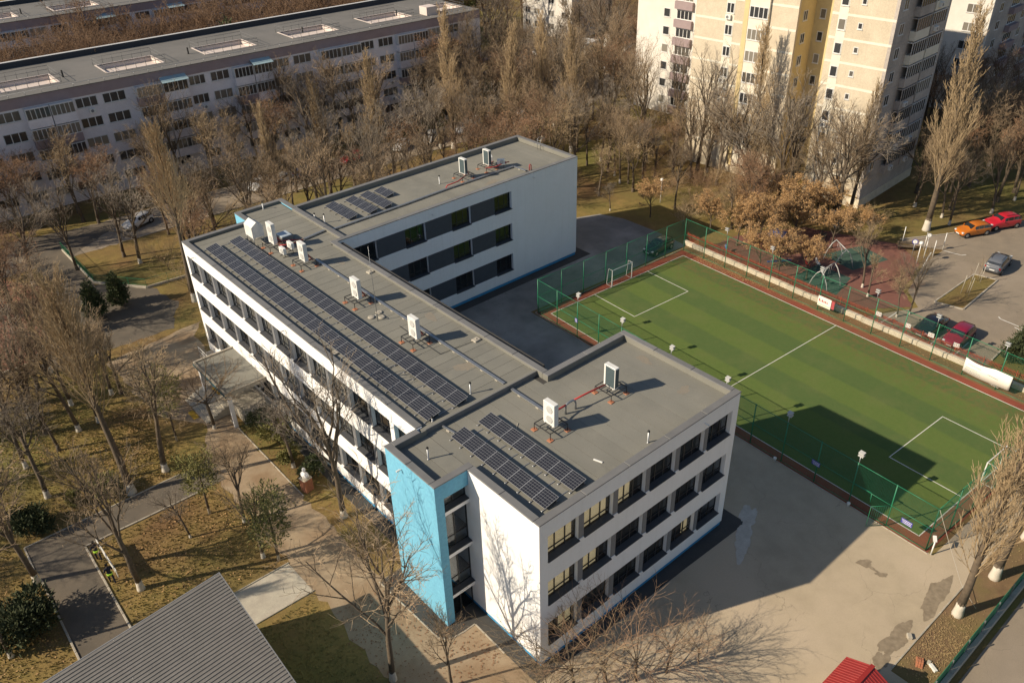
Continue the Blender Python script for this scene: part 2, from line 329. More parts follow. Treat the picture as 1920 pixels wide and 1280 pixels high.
# earth strip and street below the green boundary wall
earth = area('earth_strip', [(15.6,-14.4),(60,-14.4),(60,-16.6),(15.6,-16.7)], .010, 'tan_paving')
M['earth'] = mat('bare_earth', (.20,.125,.065), (.145,.09,.048), 1.2, 1.0, fine=12, bumpk=.4, c3=(.17,.125,.05), scale3=.4); earth.data.materials[0] = M['earth']
kerb_run(earth, [(15.7,-14.3),(34,-14.35)], .10, .06)
lower = area('lower_street', [(16.2,-17.4),(90,-17.2),(90,-30),(16.2,-30)], .009, 'asphalt_road')
def blob(cx, cy, rx, ry, seed, n=60, k=.35, rot=0):
    r = random.Random(seed); ph = [r.uniform(0,6.28) for _ in range(6)]
    out = []
    for i in range(n):
        a = 2*math.pi*i/n; q = 1 + k*(.4*math.sin(2*a+ph[0])+.35*math.sin(3*a+ph[1])+.25*math.sin(5*a+ph[2])+.12*math.sin(9*a+ph[3])+.08*math.sin(14*a+ph[4])+.06*math.sin(23*a+ph[5]))
        x = rx*q*math.cos(a); y = ry*q*math.sin(a); out.append((cx+x*math.cos(rot)-y*math.sin(rot), cy+x*math.sin(rot)+y*math.cos(rot)))
    return out
M['damp'] = mat('damp_stain', (.30,.24,.165), (.21,.165,.11), 3, .7, fine=12); M['patch'] = mat('repair_concrete', (.54,.50,.43), (.43,.385,.32), 1.5, .9, fine=12)
for i, (cx,cy,rx,ry,ro) in enumerate(((22.1,-8.9,.55,.32,-1.0),(22.0,-10.2,.35,.22,-1.0),(22.05,-9.6,.12,.5,0),(22.9,-13.5,1.9,.62,.1),(17.9,-13.4,1.5,.6,0),(15.7,-13.6,.8,.4,.3))):
    MB().sheet(blob(cx,cy,rx,ry,i,80,.42,ro), .0125+.0015*i).build('damp_stain', M['damp'], plaza)
for i, (cx,cy,rx,ry,ro) in enumerate(((19.9,-.9,1.3,.55,.35),(17.6,-2.1,1.6,.6,.45))):
    MB().sheet(blob(cx,cy,rx,ry,i+20,80,.42,ro), .024+.002*i).build('repair_patch', M['patch'], plaza)

# --- five-a-side pitch in its own frame: s across, t along
FA = -0.051; FO = Vector((29.303, 30.275, 0)); fa = Vector((math.cos(FA), math.sin(FA), 0)); fb = -Vector((-math.sin(FA), math.cos(FA), 0))
def F(s, t, z=0.0): p = FO + fa*s + fb*t; return Vector((p.x, p.y, z))
def Fq(s0, t0, s1, t1): return [tuple(F(a, b)[:2]) for a, b in ((s0,t0),(s1,t0),(s1,t1),(s0,t1))]
def turf_mat():
    m, t, p = nodes('striped_turf'); P = objc(t); sx = t.nodes.new('ShaderNodeSeparateXYZ'); t.links.new(P, sx.inputs[0])
    st = math_n(t, 'DIVIDE', math_n(t, 'PINGPONG', math_n(t, 'ADD', sx.outputs[0], math_n(t, 'MULTIPLY_ADD', noise(t, .8, 2, .5, P), .3, .25)), 2.8), 2.8)
    f = ramp(t, st, [(.45,(0,0,0)),(.55,(1,1,1))])
    m1 = ramp(t, noise(t, 2.2, 6, .7, P), [(.3,(.100,.150,.038)),(.7,(.118,.164,.044))]); m2 = ramp(t, noise(t, 2.2, 6, .7, P), [(.3,(.080,.128,.040)),(.7,(.096,.140,.044))])
    c = mixc(t, f, m1, m2)
    ed = math_n(t, 'MULTIPLY', math_n(t, 'SUBTRACT', sx.outputs[0], 14.5), .16)
    wn = math_n(t, 'MULTIPLY', ramp(t, noise(t, .35, 4, .6, P), [(.48,(0,0,0)),(.70,(1,1,1))]), .35)
    c = mixc(t, wn, c, (.15,.165,.06))
    dry = math_n(t, 'MULTIPLY', ramp(t, noise(t, 1.6, 6, .75, P), [(.42,(0,0,0)),(.62,(1,1,1))]), math_n(t, 'MAXIMUM', math_n(t, 'MINIMUM', ed, .8), .05))
    c = mixc(t, dry, c, (.17,.12,.05))
    c = mixc(t, .35, c, ramp(t, noise(t, 30, 3, .7, P), [(.3,(.3,.3,.3)),(.7,(.7,.7,.7))]), 'OVERLAY')
    t.links.new(c, p.inputs['Base Color']); p.inputs['Roughness'].default_value = 1; p.inputs['Specular IOR Level'].default_value = .15; return m
M['turf'] = turf_mat(); M['tartan'] = mat('red_tartan', (.26,.062,.032), (.21,.05,.028), 1.0, .95, fine=25, c3=(.20,.085,.04), scale3=.3)
pitch = struct(MB().box(-.0,-40.5,-.02,20.1,0,.024).build('sports_pitch', M['turf'], None, FO, FA))
M['strip'] = mat('dry_grass_strip', (.20,.13,.055), (.15,.105,.04), 1.4, 1, fine=10, c3=(.24,.115,.05), scale3=.35)
ring = struct(MB().sheet([(-1.05,-41.7),(21.0,-41.7),(21.0,1.15),(-1.05,1.15)], .016).build('pitch_surround', M['tartan'], None, FO, FA))
strip = struct(MB().sheet([(21.0,-42),(22.6,-42),(22.5,1.6),(21.0,1.15)], .014).build('verge', M['strip'], None, FO, FA))
kerb_run(ring, [(-1.12,-41.8),(-1.12,1.2),(21,1.2)], .08, .05, 1.5)
def fl(s0,t0,s1,t1,wd=.07): MB().box(min(s0,s1)-wd/2,-max(t0,t1)-wd/2,.0,max(s0,s1)+wd/2,-min(t0,t1)+wd/2,.029).build('white_line', M['white_paint'], pitch)
fl(0,0,20.1,0); fl(0,40.5,20.1,40.5); fl(0,.1,0,40.4); fl(20.1,.1,20.1,40.4); fl(.1,20.25,20,20.25)
for t0, t1 in ((.1,6.05),(40.4,34.5)):
    fl(6.1,t0,6.1,t1); fl(14.2,t0,14.2,t1); fl(6.2,t1,14.1,t1)
# ---------------------------------------------------------------- the school
school = thing('school_building', 'long white three storey school with flat grey roof and sky blue stair towers', 'school')
SX = school
ROWS = ((1.6,3.55),(5.2,7.12),(8.8,10.75)); DEP = .38
def part(name, m, fn, parent=SX):
    b = MB(); fn(b); return b.build(name, m, parent)
def boxp(name, m, *c, parent=SX): return MB().box(*c).build(name, M[m] if isinstance(m, str) else m, parent)
_wm = {}
def window_meshes(wd, h, mull, transom):
    k = (round(wd,2), round(h,2), mull, transom)
    if k in _wm: return _wm[k]
    f = MB(); t = .06; d0, d1 = .0, .07
    f.box(0,d0,0,t,d1,h); f.box(wd-t,d0,0,wd,d1,h); f.box(t,d0,0,wd-t,d1,t); f.box(t,d0,h-t,wd-t,d1,h)
    for i in range(1, mull+1):
        x = wd*i/(mull+1); f.box(x-.035,d0+.003,t,x+.035,d1-.003,h-t)
    if transom: f.box(t,d0+.006,transom-.03,wd-t,d1-.006,transom+.03)
    p = MB().box(t*.5,.03,t*.5,wd-t*.5,.042,h-t*.5)
    s = MB().add([(-.02,-DEP-.035,-.05),(wd+.02,-DEP-.035,-.05),(wd+.02,.0,-.012),(-.02,.0,-.012),(-.02,-DEP-.035,-.012),(wd+.02,-DEP-.035,-.012),(wd+.02,.0,.045),(-.02,.0,.045)],
        [(0,3,2,1),(4,5,6,7),(0,1,5,4),(1,2,6,5),(2,3,7,6),(3,0,4,7)])
    _wm[k] = (f.mesh('frame', M['frame']), p.mesh('pane', M['glass']), s.mesh('sill', M['sill'])); return _wm[k]
def window(o, rz, wd, h, mull=2, transom=.5, blind=0, parent=SX, bm='blind'):
    """o: world corner at glazing depth; local x along the wall, y inward"""
    fm, pm, sm = window_meshes(wd, h, mull, transom)
    w_ = link('window', fm, parent, o, rz); link('pane', pm, w_); link('sill', sm, w_)
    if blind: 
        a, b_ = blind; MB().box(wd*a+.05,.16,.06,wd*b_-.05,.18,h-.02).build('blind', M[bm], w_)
    return w_
M['teal'] = mat('dark_teal_fascia', (.03,.13,.18), None, 2, .7)
M['pane_backing'] = mat('grey_pane_backing', (.50,.46,.39), (.44,.40,.34), 3, .8)  # for panels added behind panes to lighten the glass
# left long facade: plane x = 0
FL = [(14.59+2.8*k, 16.96+2.8*k) for k in range(11)] + [(45.39, 47.55)]
Z = [.37] + [z for r in ROWS for z in r] + [11.93]
for z0, z1 in zip(Z[0::2], Z[1::2]): boxp('spandrel', 'plaster', 0,11.28,z0,DEP,48.05,z1)
boxp('wall', 'plaster', 0,0,.37,DEP,6.6,11.93)
boxp('wall', 'plaster', 0,6.6,.37,DEP,11.28,11.2)
boxp('plinth', 'plinth', .06,.06,0,DEP,48,.37)
for r in ROWS:
    boxp('pier', 'plaster', 0,47.55,r[0],DEP,48.05,r[1]); boxp('pier', 'plaster', 0.0,14.1,r[0],DEP,14.59,r[1])
pier_me = {}
def pier(a0, a1, r, axis, plane):
    """white pier set back a little behind the bands, faced with a dark panel"""
    w_ = a1-a0; k = (round(w_,2), axis, round(r[1]-r[0],2))
    h = r[1]-r[0]
    if k not in pier_me:
        if axis == 'x': a = MB().box(.055,0,0,DEP,w_,h); b = MB().box(.035,.004,.004,.058,w_-.004,h-.004)
        else: a = MB().box(0,.055,0,w_,DEP,h); b = MB().box(.004,.035,.004,w_-.004,.058,h-.004)
        pier_me[k] = (a.mesh('pier', M['plaster']), b.mesh('facing', M['slate'] if w_ > 1 else M['anthracite']))
    o = link('pier', pier_me[k][0], SX, (plane, a0, r[0]) if axis == 'x' else (a0, plane, r[0])); link('facing', pier_me[k][1], o)
rb = random.Random(5)
for r in ROWS:
    for (a0,a1),(b0,b1) in zip(FL[:-1], FL[1:]): pier(a1, b0, r, 'x', 0.0)
    for i, (a0,a1) in enumerate(FL):
        window((DEP-.06, a1, r[0]), -math.pi/2, a1-a0, r[1]-r[0], 2, .5, blind=(0,1) if rb.random() < .55 else ((0,.5) if rb.random() < .5 else 0), bm='pane_backing')  # grey blinds added here, imitating pale reflections in the panes
    window((DEP-.06, 14.1, r[0]), -math.pi/2, 2.6, r[1]-r[0])
# end facade: plane y = 0
FF = [(.63,3.08),(3.5,5.93),(6.35,8.8),(9.2,11.58),(12.0,14.43),(14.8,17.22)]
for z0, z1 in zip(Z[0::2], Z[1::2]): boxp('spandrel', 'plaster', DEP,0,z0,17.85,DEP,z1)
boxp('plinth', 'plinth', DEP,.06,0,17.79,DEP,.37)
for r in ROWS:
    boxp('pier', 'plaster', DEP,0,r[0],.63,DEP,r[1]); boxp('pier', 'plaster', 17.22,0,r[0],17.85,DEP,r[1])
    for (a0,a1),(b0,b1) in zip(FF[:-1], FF[1:]): pier(a1, b0, r, 'y', 0.0)
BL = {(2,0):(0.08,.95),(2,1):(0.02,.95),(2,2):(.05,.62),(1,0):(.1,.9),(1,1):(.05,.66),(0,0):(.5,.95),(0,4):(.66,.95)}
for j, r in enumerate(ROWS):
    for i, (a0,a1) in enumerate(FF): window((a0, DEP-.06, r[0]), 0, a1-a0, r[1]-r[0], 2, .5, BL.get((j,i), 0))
# far wing, courtyard facade: plane y = 38.1
FC = [(11.95,14.32),(17.55,19.95),(23.15,25.55),(28.7,31.0)]
for z0, z1 in zip(Z[0::2], Z[1::2]): boxp('spandrel', 'plaster', 10.28,38.1,z0,31.0,38.1+DEP,z1)
boxp('wall', 'plaster', 31.0,38.1,.37,40.63,38.1+DEP,11.93)
boxp('plinth', 'plinth', 10.28,38.16,0,40.57,38.1+DEP,.37)
for r in ROWS:
    pier(10.28, 11.95, r, 'y', 38.1)
    for (a0,a1),(b0,b1) in zip(FC[:-1], FC[1:]): pier(a1, b0, r, 'y', 38.1)
    for i, (a0,a1) in enumerate(FC): window((a0, 38.1+DEP-.06, r[0]), 0, a1-a0, r[1]-r[0], 2, .5)
# the remaining outer walls
for c in ((17.85-DEP,DEP,0,17.85,10.31,11.93),(10.28,10.31-DEP,0,17.85-DEP,10.31,11.93),(10.28-DEP,10.31,0,10.28,38.1,11.93),(40.63-DEP,38.1+DEP,0,40.63,48.05,11.93),(11.41,48.05-DEP,0,40.63-DEP,48.05,11.93),(DEP,48.05-DEP,0,6.36,48.05,11.93)): boxp('wall', 'plaster', *c)
# stair tower at the front, blue
boxp('stair_wall', 'blue', -2.42,6.22,0,-2.06,11.28,11.93)
boxp('stair_wall', 'blue', -2.06,10.9,0,0,11.28,11.93)
boxp('stair_wall', 'blue', -2.06,6.22,0,-1.82,6.58,11.93)
boxp('stair_wall', 'blue', -1.82,6.22,10.77,-.002,6.58,11.93)
for zb in (9.36, 5.78, 2.16):
    boxp('lintel_band', 'plaster', -1.82,6.24,zb,-.002,6.56,zb+.33)
    s = MB().add([(-1.84,6.19,zb+.33),(-.01,6.19,zb+.33),(-.01,6.6,zb+.33),(-1.84,6.6,zb+.33),(-1.84,6.19,zb+.36),(-.01,6.19,zb+.36),(-.01,6.6,zb+.42),(-1.84,6.6,zb+.42)],[(0,3,2,1),(4,5,6,7),(0,1,5,4),(1,2,6,5),(2,3,7,6),(3,0,4,7)]).build('sill', M['sill'], SX)
for z0, z1 in ((9.76,10.77),(6.18,9.36),(2.56,5.78),(0.05,2.16)):
    h = z1-z0; f = MB(); f.box(-1.82,6.58,z0,-1.76,6.66,z1); f.box(-.07,6.58,z0,-.01,6.66,z1); f.box(-1.76,6.58,z0,-.07,6.66,z0+.06); f.box(-1.76,6.58,z1-.06,-.07,6.66,z1); f.box(-1.02,6.583,z0+.06,-.96,6.657,z1-.06)
    if h > 2.5: f.box(-1.76,6.586,z0+.9,-.07,6.654,z0+.96)
    wn = f.build('stair_window' if z0 > 1 else 'stair_door', M['frame'], SX); MB().box(-1.79,6.61,z0+.03,-.04,6.622,z1-.03).build('pane', M['glass'], wn)
for z0, z1 in ((6.9,9.3),(3.3,5.7),(9.85,10.7)): boxp('added_stair_panel', 'pane_backing', -1.74,6.72,z0,-1.02,6.74,z1)  # panels added to stand in for the bright stair interior
boxp('door_lamp', 'white_metal', -1.25,6.19,2.24,-.6,6.24,2.34)
boxp('stair_inside', 'interior', -2.0,9.0,0,0,9.1,11.3)
for zb in (3.6,7.2): boxp('landing', 'floor_in', -2.04,6.7,zb-.2,-.01,9.0,zb)
# second stair tower at the far end, blue
boxp('stair_wall', 'blue', 6.36,48.05,0,6.72,50.67,11.93); boxp('stair_wall', 'blue', 6.72,50.3,0,11.41,50.67,11.93); boxp('stair_wall', 'blue', 11.05,48.05-DEP,0,11.41,50.3,11.93)
# floors and inner walls behind the glass
for zf in (.3, 4.0, 7.6):
    for c in ((DEP,DEP,17.47,9.93),(DEP,9.93,9.9,47.67),(9.9,38.1+DEP,40.25,47.67)): boxp('storey_floor', 'floor_in', c[0]+.12,c[1]+.12,zf,c[2]-.12,c[3]-.12,zf+.2)
for c in ((4.2,4.2,13.5,4.4),(13.5,4.2,13.7,9.8),(4.2,4.4,4.4,43.4),(4.4,43.2,36,43.4),(36,39,36.2,43.4),(4.4,10.6,9.7,10.8)): boxp('inner_wall', 'interior', c[0],c[1],.5,c[2],c[3],11.2)
# roofs: deck, separate felt sheets, parapet upstands, cap pieces
def roof(name, deck, strips):
    b = MB()
    for d in deck: b.box(*d)
    o = b.build(name, M['asphalt_apron'], SX); cache = {}
    for (x, y, lx, ly, z) in strips:
        k = (round(lx,3), round(ly,3))
        if k not in cache: cache[k] = MB().box(0,0,-.02,lx,ly,.006).mesh('roof_sheet', M['felt'])
        link('roof_sheet', cache[k], o, (x, y, z))
G = .022
st = []
for i in range(17):
    x0 = .46+i*.998; y1 = 10.98 if x0+.5 < 9.9 else 9.86
    st.append((x0, .46, .998-G, y1-.46, 11.5+.003*(i%2)))
for i in range(2): st.append((-1.97+i*1.21, 6.66, 1.21-G, 4.2, 11.5+.003*(i%2)))
roof('roof', [(DEP,DEP,11.15,17.47,9.94,11.494),(DEP,9.94,11.15,9.9,11.3,11.494),(-2.06,6.58,11.15,DEP,10.9,11.490)], st)
ym = [11.28+i*1.005 for i in range(36)]
st = [(.46, y, 9.36 if y < 38.3 else 10.47, 1.005-G, 11.72+.003*(i%2)) for i, y in enumerate(ym)] + [(6.82, 47.5+i*.9, 4.1, .9-G, 11.72+.003*(i%2)) for i in range(3)]
roof('roof', [(DEP,11.3,11.3,10.9,47.67,11.712),(6.72,47.67,11.3,11.05,50.3,11.708)], st)
st = [(11.42+i*.99, 38.56, .99-G, 9.04, 11.5+.003*(i%2)) for i in range(29)]
roof('roof', [(11.0,38.1+DEP,11.15,40.25,47.67,11.492)], st)
capm = {}
def cap(x0, y0, x1, y1, n=None):
    lx, ly = x1-x0, y1-y0; L = max(lx, ly); n = n or max(1, round(L/3.3)); ax = lx > ly
    for i in range(n):
        s = L/n; k = (round(s,3), round(min(lx,ly),3), ax)
        if k not in capm:
            g = .016
            capm[k] = (MB().bbox(g,0,0,s-g,ly,.07,.015) if ax else MB().bbox(0,g,0,lx,s-g,.07,.015)).mesh('parapet_cap', M['cap'])
        link('parapet_cap', capm[k], SX, (x0+i*s if ax else x0, y0 if ax else y0+i*s, 11.931))
UP = MB()
def up(x0,y0,x1,y1,z0): UP.box(x0,y0,z0,x1,y1,11.925)
cap(-.04,-.04,17.89,.46); cap(17.41,.46,17.89,10.35); cap(9.82,9.85,17.41,10.35); cap(-.04,.46,.46,6.18); cap(-2.46,6.18,.46,6.66,1); cap(-2.46,6.66,-1.98,11.32,2); cap(-1.98,10.82,-.04,11.32,1)
cap(-.04,11.32,.46,48.09); cap(.46,47.59,6.32,48.09); cap(6.32,47.59,6.82,50.71,1); cap(6.82,50.21,10.95,50.71,2); cap(10.95,38.56,11.45,50.71,4)
cap(11.45,47.59,40.67,48.09); cap(40.19,38.56,40.67,47.59); cap(10.32,38.06,40.67,38.56); cap(9.82,10.35,10.32,38.56)
up(DEP,DEP,17.43,.44,11.3); up(17.43,DEP,17.47,9.94,11.3); up(10.28,9.87,17.43,9.93,11.3); up(DEP,.44,.44,6.2,11.3); up(-2.06,6.58,-.002,6.64,11.3); up(-2.06,6.64,-2.0,10.9,11.3); up(-2.0,10.84,.4,10.9,11.3)
up(DEP,11.3,.44,47.6,11.5); up(.44,47.61,6.4,47.67,11.5); up(6.72,47.67,6.78,50.3,11.5); up(6.78,50.24,11.0,50.3,11.5); up(10.95,38.5,11.43,47.66,11.3)
up(11.43,47.61,40.2,47.67,11.3); up(40.21,38.5,40.25,47.6,11.3); up(11.43,38.48,40.2,38.54,11.3); up(9.84,10.4,9.9,38.1,11.3)
UP.box(9.84,9.86,11.3,10.29,10.42,11.928)
UP.build('parapet_upstand', M['felt'], SX)
MB().box(.2,11.02,11.3,9.88,11.275,11.86).build('roof_step', M['felt'], SX)
MB().box(.0,10.92,11.3,9.9,11.02,11.885).build('roof_step', M['cap'], SX)
# wall cameras
def wall_cam(p, d):
    b = MB(); p = Vector(p); d = Vector(d); b.obox(p, d, .16, .05, .05); b.obox(p+d*.1+Vector((0,0,-.02)), d, .26, .10, .09); b.build('security_camera', M['white_metal'], SX)
for p, d in (((-2.42,9.6,11.2),(-1,0,0)),((14.2,0,11.3),(0,-1,0)),((0,45.4,11.35),(-1,0,0)),((0,28.6,11.35),(-1,0,0)),((34.0,38.1,11.4),(0,-1,0)),((20.8,38.1,11.3),(0,-1,0))): wall_cam(p, d)
# entrance canopy, columns, steps
boxp('canopy', 'concrete', -3.75,34.8,3.40,-.002,41.45,3.62); boxp('canopy_felt', 'felt', -3.62,34.95,3.62,-.002,41.3,3.66)
boxp('canopy_edge', 'kerb', -3.75,41.3,3.62,-.002,41.45,3.80); boxp('canopy_edge', 'kerb', -3.75,34.8,3.62,-.002,34.95,3.80); boxp('canopy_edge', 'kerb', -3.75,34.95,3.62,-3.62,41.3,3.80)
boxp('canopy_fascia', 'teal', -3.79,34.76,3.38,-3.753,41.49,3.60)
for y in (35.1, 41.1): boxp('column', 'plaster', -3.55,y-.15,.0,-3.25,y+.15,3.4)
for i in range(7): boxp('step', 'concrete', -5.15+i*.36,37.2,0.0,-5.15+(i+1)*.36-.004,41.9,.145*(i+1))
boxp('landing', 'concrete', -2.63,34.8,0,0.05,41.9,1.02)
boxp('tactile_strip', 'yellow_paint', -5.75,38.6,.02,-5.25,40.0,.028); boxp('tactile_strip', 'yellow_paint', -3.0,39.2,1.0,-2.66,40.6,1.027)
boxp('ramp', 'concrete', -1.3,42.0,0,-.05,47.5,.5)
rl = MB()
for i in range(6): rl.tube([(-1.25,42.2+i*1.05,.5),(-1.25,42.2+i*1.05,1.4)], .025, 6)
rl.tube([(-1.25,42.1,1.4),(-1.25,47.5,1.4)], .03, 6); rl.tube([(-1.25,42.1,.95),(-1.25,47.5,.95)], .02, 6); rl.build('ramp_railing', M['white_metal'], SX)

M['pond'] = mat('dried_puddle_stain', (.25,.215,.165), (.215,.195,.16), 2.0, .95, fine=15)
for i, (x,y,rx,ry,z) in enumerate(((6.6,15.0,.75,.4,11.7325),(6.9,14.6,.4,.25,11.7335),(8.9,22.0,.35,.7,11.7325),(8.6,35.0,.4,.6,11.7325),(16.6,7.2,.35,.6,11.5125),(15.8,3.0,.5,.35,11.5125),(30.0,40.0,.9,.35,11.5125))):
    MB().sheet(blob(x,y,rx,ry,i+50,60,.4), z).build('roof_stain', M['pond'], SX)
# ---------------------------------------------------------------- things on the school roof
def pv_mat():
    m, t, p = nodes('solar_cells'); P = objc(t); sx = t.nodes.new('ShaderNodeSeparateXYZ'); t.links.new(P, sx.inputs[0])
    def lines(o, n, w_):
        f = math_n(t, 'PINGPONG', math_n(t, 'MULTIPLY', o, n), .5); return math_n(t, 'LESS_THAN', f, w_)
    g = math_n(t, 'MAXIMUM', lines(sx.outputs[1], 5.4, .03), lines(sx.outputs[0], 5.5, .055))
    c = mixc(t, g, ramp(t, noise(t, 3, 2, .5, P), [(.3,(.020,.022,.030)),(.7,(.026,.028,.038))]), (.20,.205,.22))
    t.links.new(c, p.inputs['Base Color']); p.inputs['Roughness'].default_value = .22; p.inputs['Specular IOR Level'].default_value = .35; return m
M['pv'] = pv_mat(); M['alu'] = mat('aluminium_frame', (.50,.50,.50), None, 4, .4, metal=.5)
PVW, PVL, PVT = 1.12, 1.10, R(11)       # along the row, up the slope, tilt
def pv_mesh():
    b = MB(); c, s_ = math.cos(PVT), math.sin(PVT)
    def q(u, v, n): return (u*c - n*s_, v, u*s_ + n*c)   # u up slope (+x), v along row
    def slab(u0,v0,u1,v1,n0,n1,m):
        b.add([q(u0,v0,n0),q(u1,v0,n0),q(u1,v1,n0),q(u0,v1,n0),q(u0,v0,n1),q(u1,v0,n1),q(u1,v1,n1),q(u0,v1,n1)],[(0,3,2,1),(4,5,6,7),(0,1,5,4),(1,2,6,5),(2,3,7,6),(3,0,4,7)],m)
    e = .022
    slab(e,e,PVL-e,PVW-.01-e,0,.030,0); slab(0,0,PVL,e,0,.036,1); slab(0,PVW-.01-e,PVL,PVW-.01,0,.036,1); slab(0,e,e,PVW-.01-e,0,.036,1); slab(PVL-e,e,PVL,PVW-.01-e,0,.036,1)
    return b.mesh('panel', [M['pv'], M['alu']])
PVM = pv_mesh()
def pv_row(x, y0, y1, z, label, feet_every=1):
    n = max(1, round((y1-y0)/PVW)); t = thing('solar_panel_row', label, 'solar panels', (x, y0, z), 0, 'solar panel rows on the school roof')
    for i in range(n): link('panel', PVM, t, (0, i*(y1-y0)/n, .14))
    zh = .14+PVL*math.sin(PVT)
    b = MB(); b.box(.12,.02,.05,.17,y1-y0-.02,.145); b.box(.9,.02,.05,.95,y1-y0-.02,zh-.05); b.build('mounting_rail', M['galv'], t)
    fm = MB().bbox(-.2,-.05,0,-.1,.05,.06,.01).box(-.12,-.02,.01,1.12,.02,.05).mesh('foot', M['galv'])
    for i in range(n+1): link('foot', fm, t, (0, min(max(.08, i*(y1-y0)/n), y1-y0-.08), 0))
    return t
pv_row(1.33,.98,9.5,11.506, 'shorter solar panel row on the near wing, along the white parapet edge')
pv_row(3.5,.98,9.5,11.506, 'shorter solar panel row on the near wing, beside the white heat pump')
pv_row(1.03,11.6,45.3,11.726, 'long solar panel row nearest the front parapet of the main roof')
pv_row(3.26,11.6,45.2,11.726, 'long solar panel row in the middle of the main roof, nearer the heat pumps')
pv_row(13.9,42.1,46.5,11.506, 'short solar row on the far wing roof, leftmost of the four')
pv_row(16.1,41.9,46.4,11.506, 'short solar row on the far wing roof, second of the four from the left')
pv_row(17.85,42.0,46.4,11.506, 'short solar row on the far wing roof, third of the four from the left')
pv_row(19.5,44.1,46.4,11.506, 'two panel solar row on the far wing roof, smallest and rightmost of the four')
cr = thing('rail_ties', 'thin steel ties laid across the roof between the two long solar rows', 'rail', (0,0,11.73))
for i in range(31): MB().box(2.15,11.75+i*1.11,0,3.22,11.79+i*1.11,.03).build('tie', M['galv'], cr)
cr = thing('rail_ties', 'thin steel ties between the two short solar rows of the near wing', 'rail', (0,0,11.51))
for i in range(8): MB().box(2.45,1.25+i*1.09,0,3.4,1.30+i*1.09,.03).build('tie', M['galv'], cr)

_ac = {}
def fan_mesh():
    b = MB(); n = 20
    b.lathe([(.25,0),(.27,.0),(.27,.03),(.25,.03)], n)
    for r in (.06,.12,.18,.24): b.lathe([(r-.008,.012),(r+.008,.012),(r+.008,.028),(r-.008,.028)], n)
    for j in range(8):
        a = j*math.pi/4; b.obox((0,0,.014), (math.cos(a), math.sin(a), 0), .25, .012, .012)
    b.lathe([(.245,0),(.245,.006)], n, m=1)
    return b
def stand(t, w_=1.47, ht=.55, pad='terracotta'):
    b = MB(); h = w_/2
    for sx_ in (-h, h):
        for sy in (-h, h): b.tube([(sx_,sy,.05),(sx_,sy,ht-.03),(sx_*.96,sy*.96,ht)], .028, 6)
        b.box(sx_-.025,-h,ht-.05,sx_+.025,h,ht)
    for sy in (-h, -.26, .26, h): b.box(-h+.03,sy-.022,ht-.048,h-.03,sy+.022,ht-.003)
    st_ = b.build('stand', M['black_steel'], t)
    if 'pad' not in _ac: _ac['pad'] = MB().bbox(-.17,-.17,0,.17,.17,.055,.012).mesh('foot', M['terracotta'])
    for sx_ in (-h, h):
        for sy in (-h, h): link('foot', _ac['pad'], st_, (sx_, sy, 0), .1*sx_*sy)
def big_unit(x, y, z, label, rz=0.0, h=1.62, back=False, ht=.55, name='heat_pump'):
    """tall outdoor unit with two fans on its -x side, or its coil side turned there"""
    t = thing(name, label, 'heat pump', (x, y, z), rz, 'tall outdoor units on the school roof')
    stand(t, 1.47, ht)
    dx, w_ = .19, .50; z0 = ht+.04
    b = MB(); b.bbox(-dx,-w_,z0,dx,w_,z0+h,.02)
    for yy in (-.36,.36): b.box(-dx-.03,yy-.04,ht,dx+.03,yy+.04,z0)
    body = b.build('casing', M['white_metal'], t)
    sg = 1 if back else -1
    if 'fan' not in _ac: _ac['fan'] = fan_mesh().mesh('fan_grille', [M['grille'], M['anthracite']])
    for zz in (.42, 1.16):
        f = link('fan_grille', _ac['fan'], t, (sg*(dx+.001), -.08*sg*-1, z0+zz*h/1.62)); f.rotation_euler = (0, R(90)*sg, 0)
    cs = -sg
    c = MB().box(min(cs*(dx-.01),cs*(dx+.012)), -w_+.06, z0+.06, max(cs*(dx-.01),cs*(dx+.012)), w_-.16, z0+h-.08)
    cc = c.build('coil', M['fin'], t)
    MB().box(-dx+.04,-w_-.008,z0+.08,dx-.03,-w_+.004,z0+h-.1).build('coil', M['fin'] if back else M['white_metal'], t)
    r = MB(); r.tube([(dx+.02,.2,z0+.25),(dx+.35,.22,z0+.22),(dx+.6,.25,.3),(dx+.75,.3,.12)], .045, 8); r.tube([(dx+.02,.05,z0+.16),(dx+.4,.1,z0+.1),(dx+.72,.3,.12)], .04, 8)
    r.build('pipe', M['red_pipe'], t)
    return t
big_unit(6.45,5.95,11.506, 'white two fan heat pump on the near wing roof beside the short solar rows')
big_unit(12.03,6.1,11.506, 'heat pump with dark coil side near the courtyard edge of the near wing', back=True)
big_unit(5.93,19.78,11.726, 'white two fan heat pump on the main roof, nearest to the near wing')
big_unit(5.98,27.7,11.726, 'white two fan heat pump on the main roof, beside the tall lightning mast')
big_unit(6.08,36.35,11.726, 'white two fan heat pump on the main roof, third from the near wing')
big_unit(5.75,41.3,11.726, 'tallest white heat pump next to the vent hood on the main roof', h=1.9)
big_unit(28.5,42.85,11.506, 'heat pump with dark coil side on the far wing roof, nearer the solar panels', back=True)
big_unit(31.95,43.1,11.506, 'heat pump with dark coil side on the far wing roof, amid the small units', back=True)
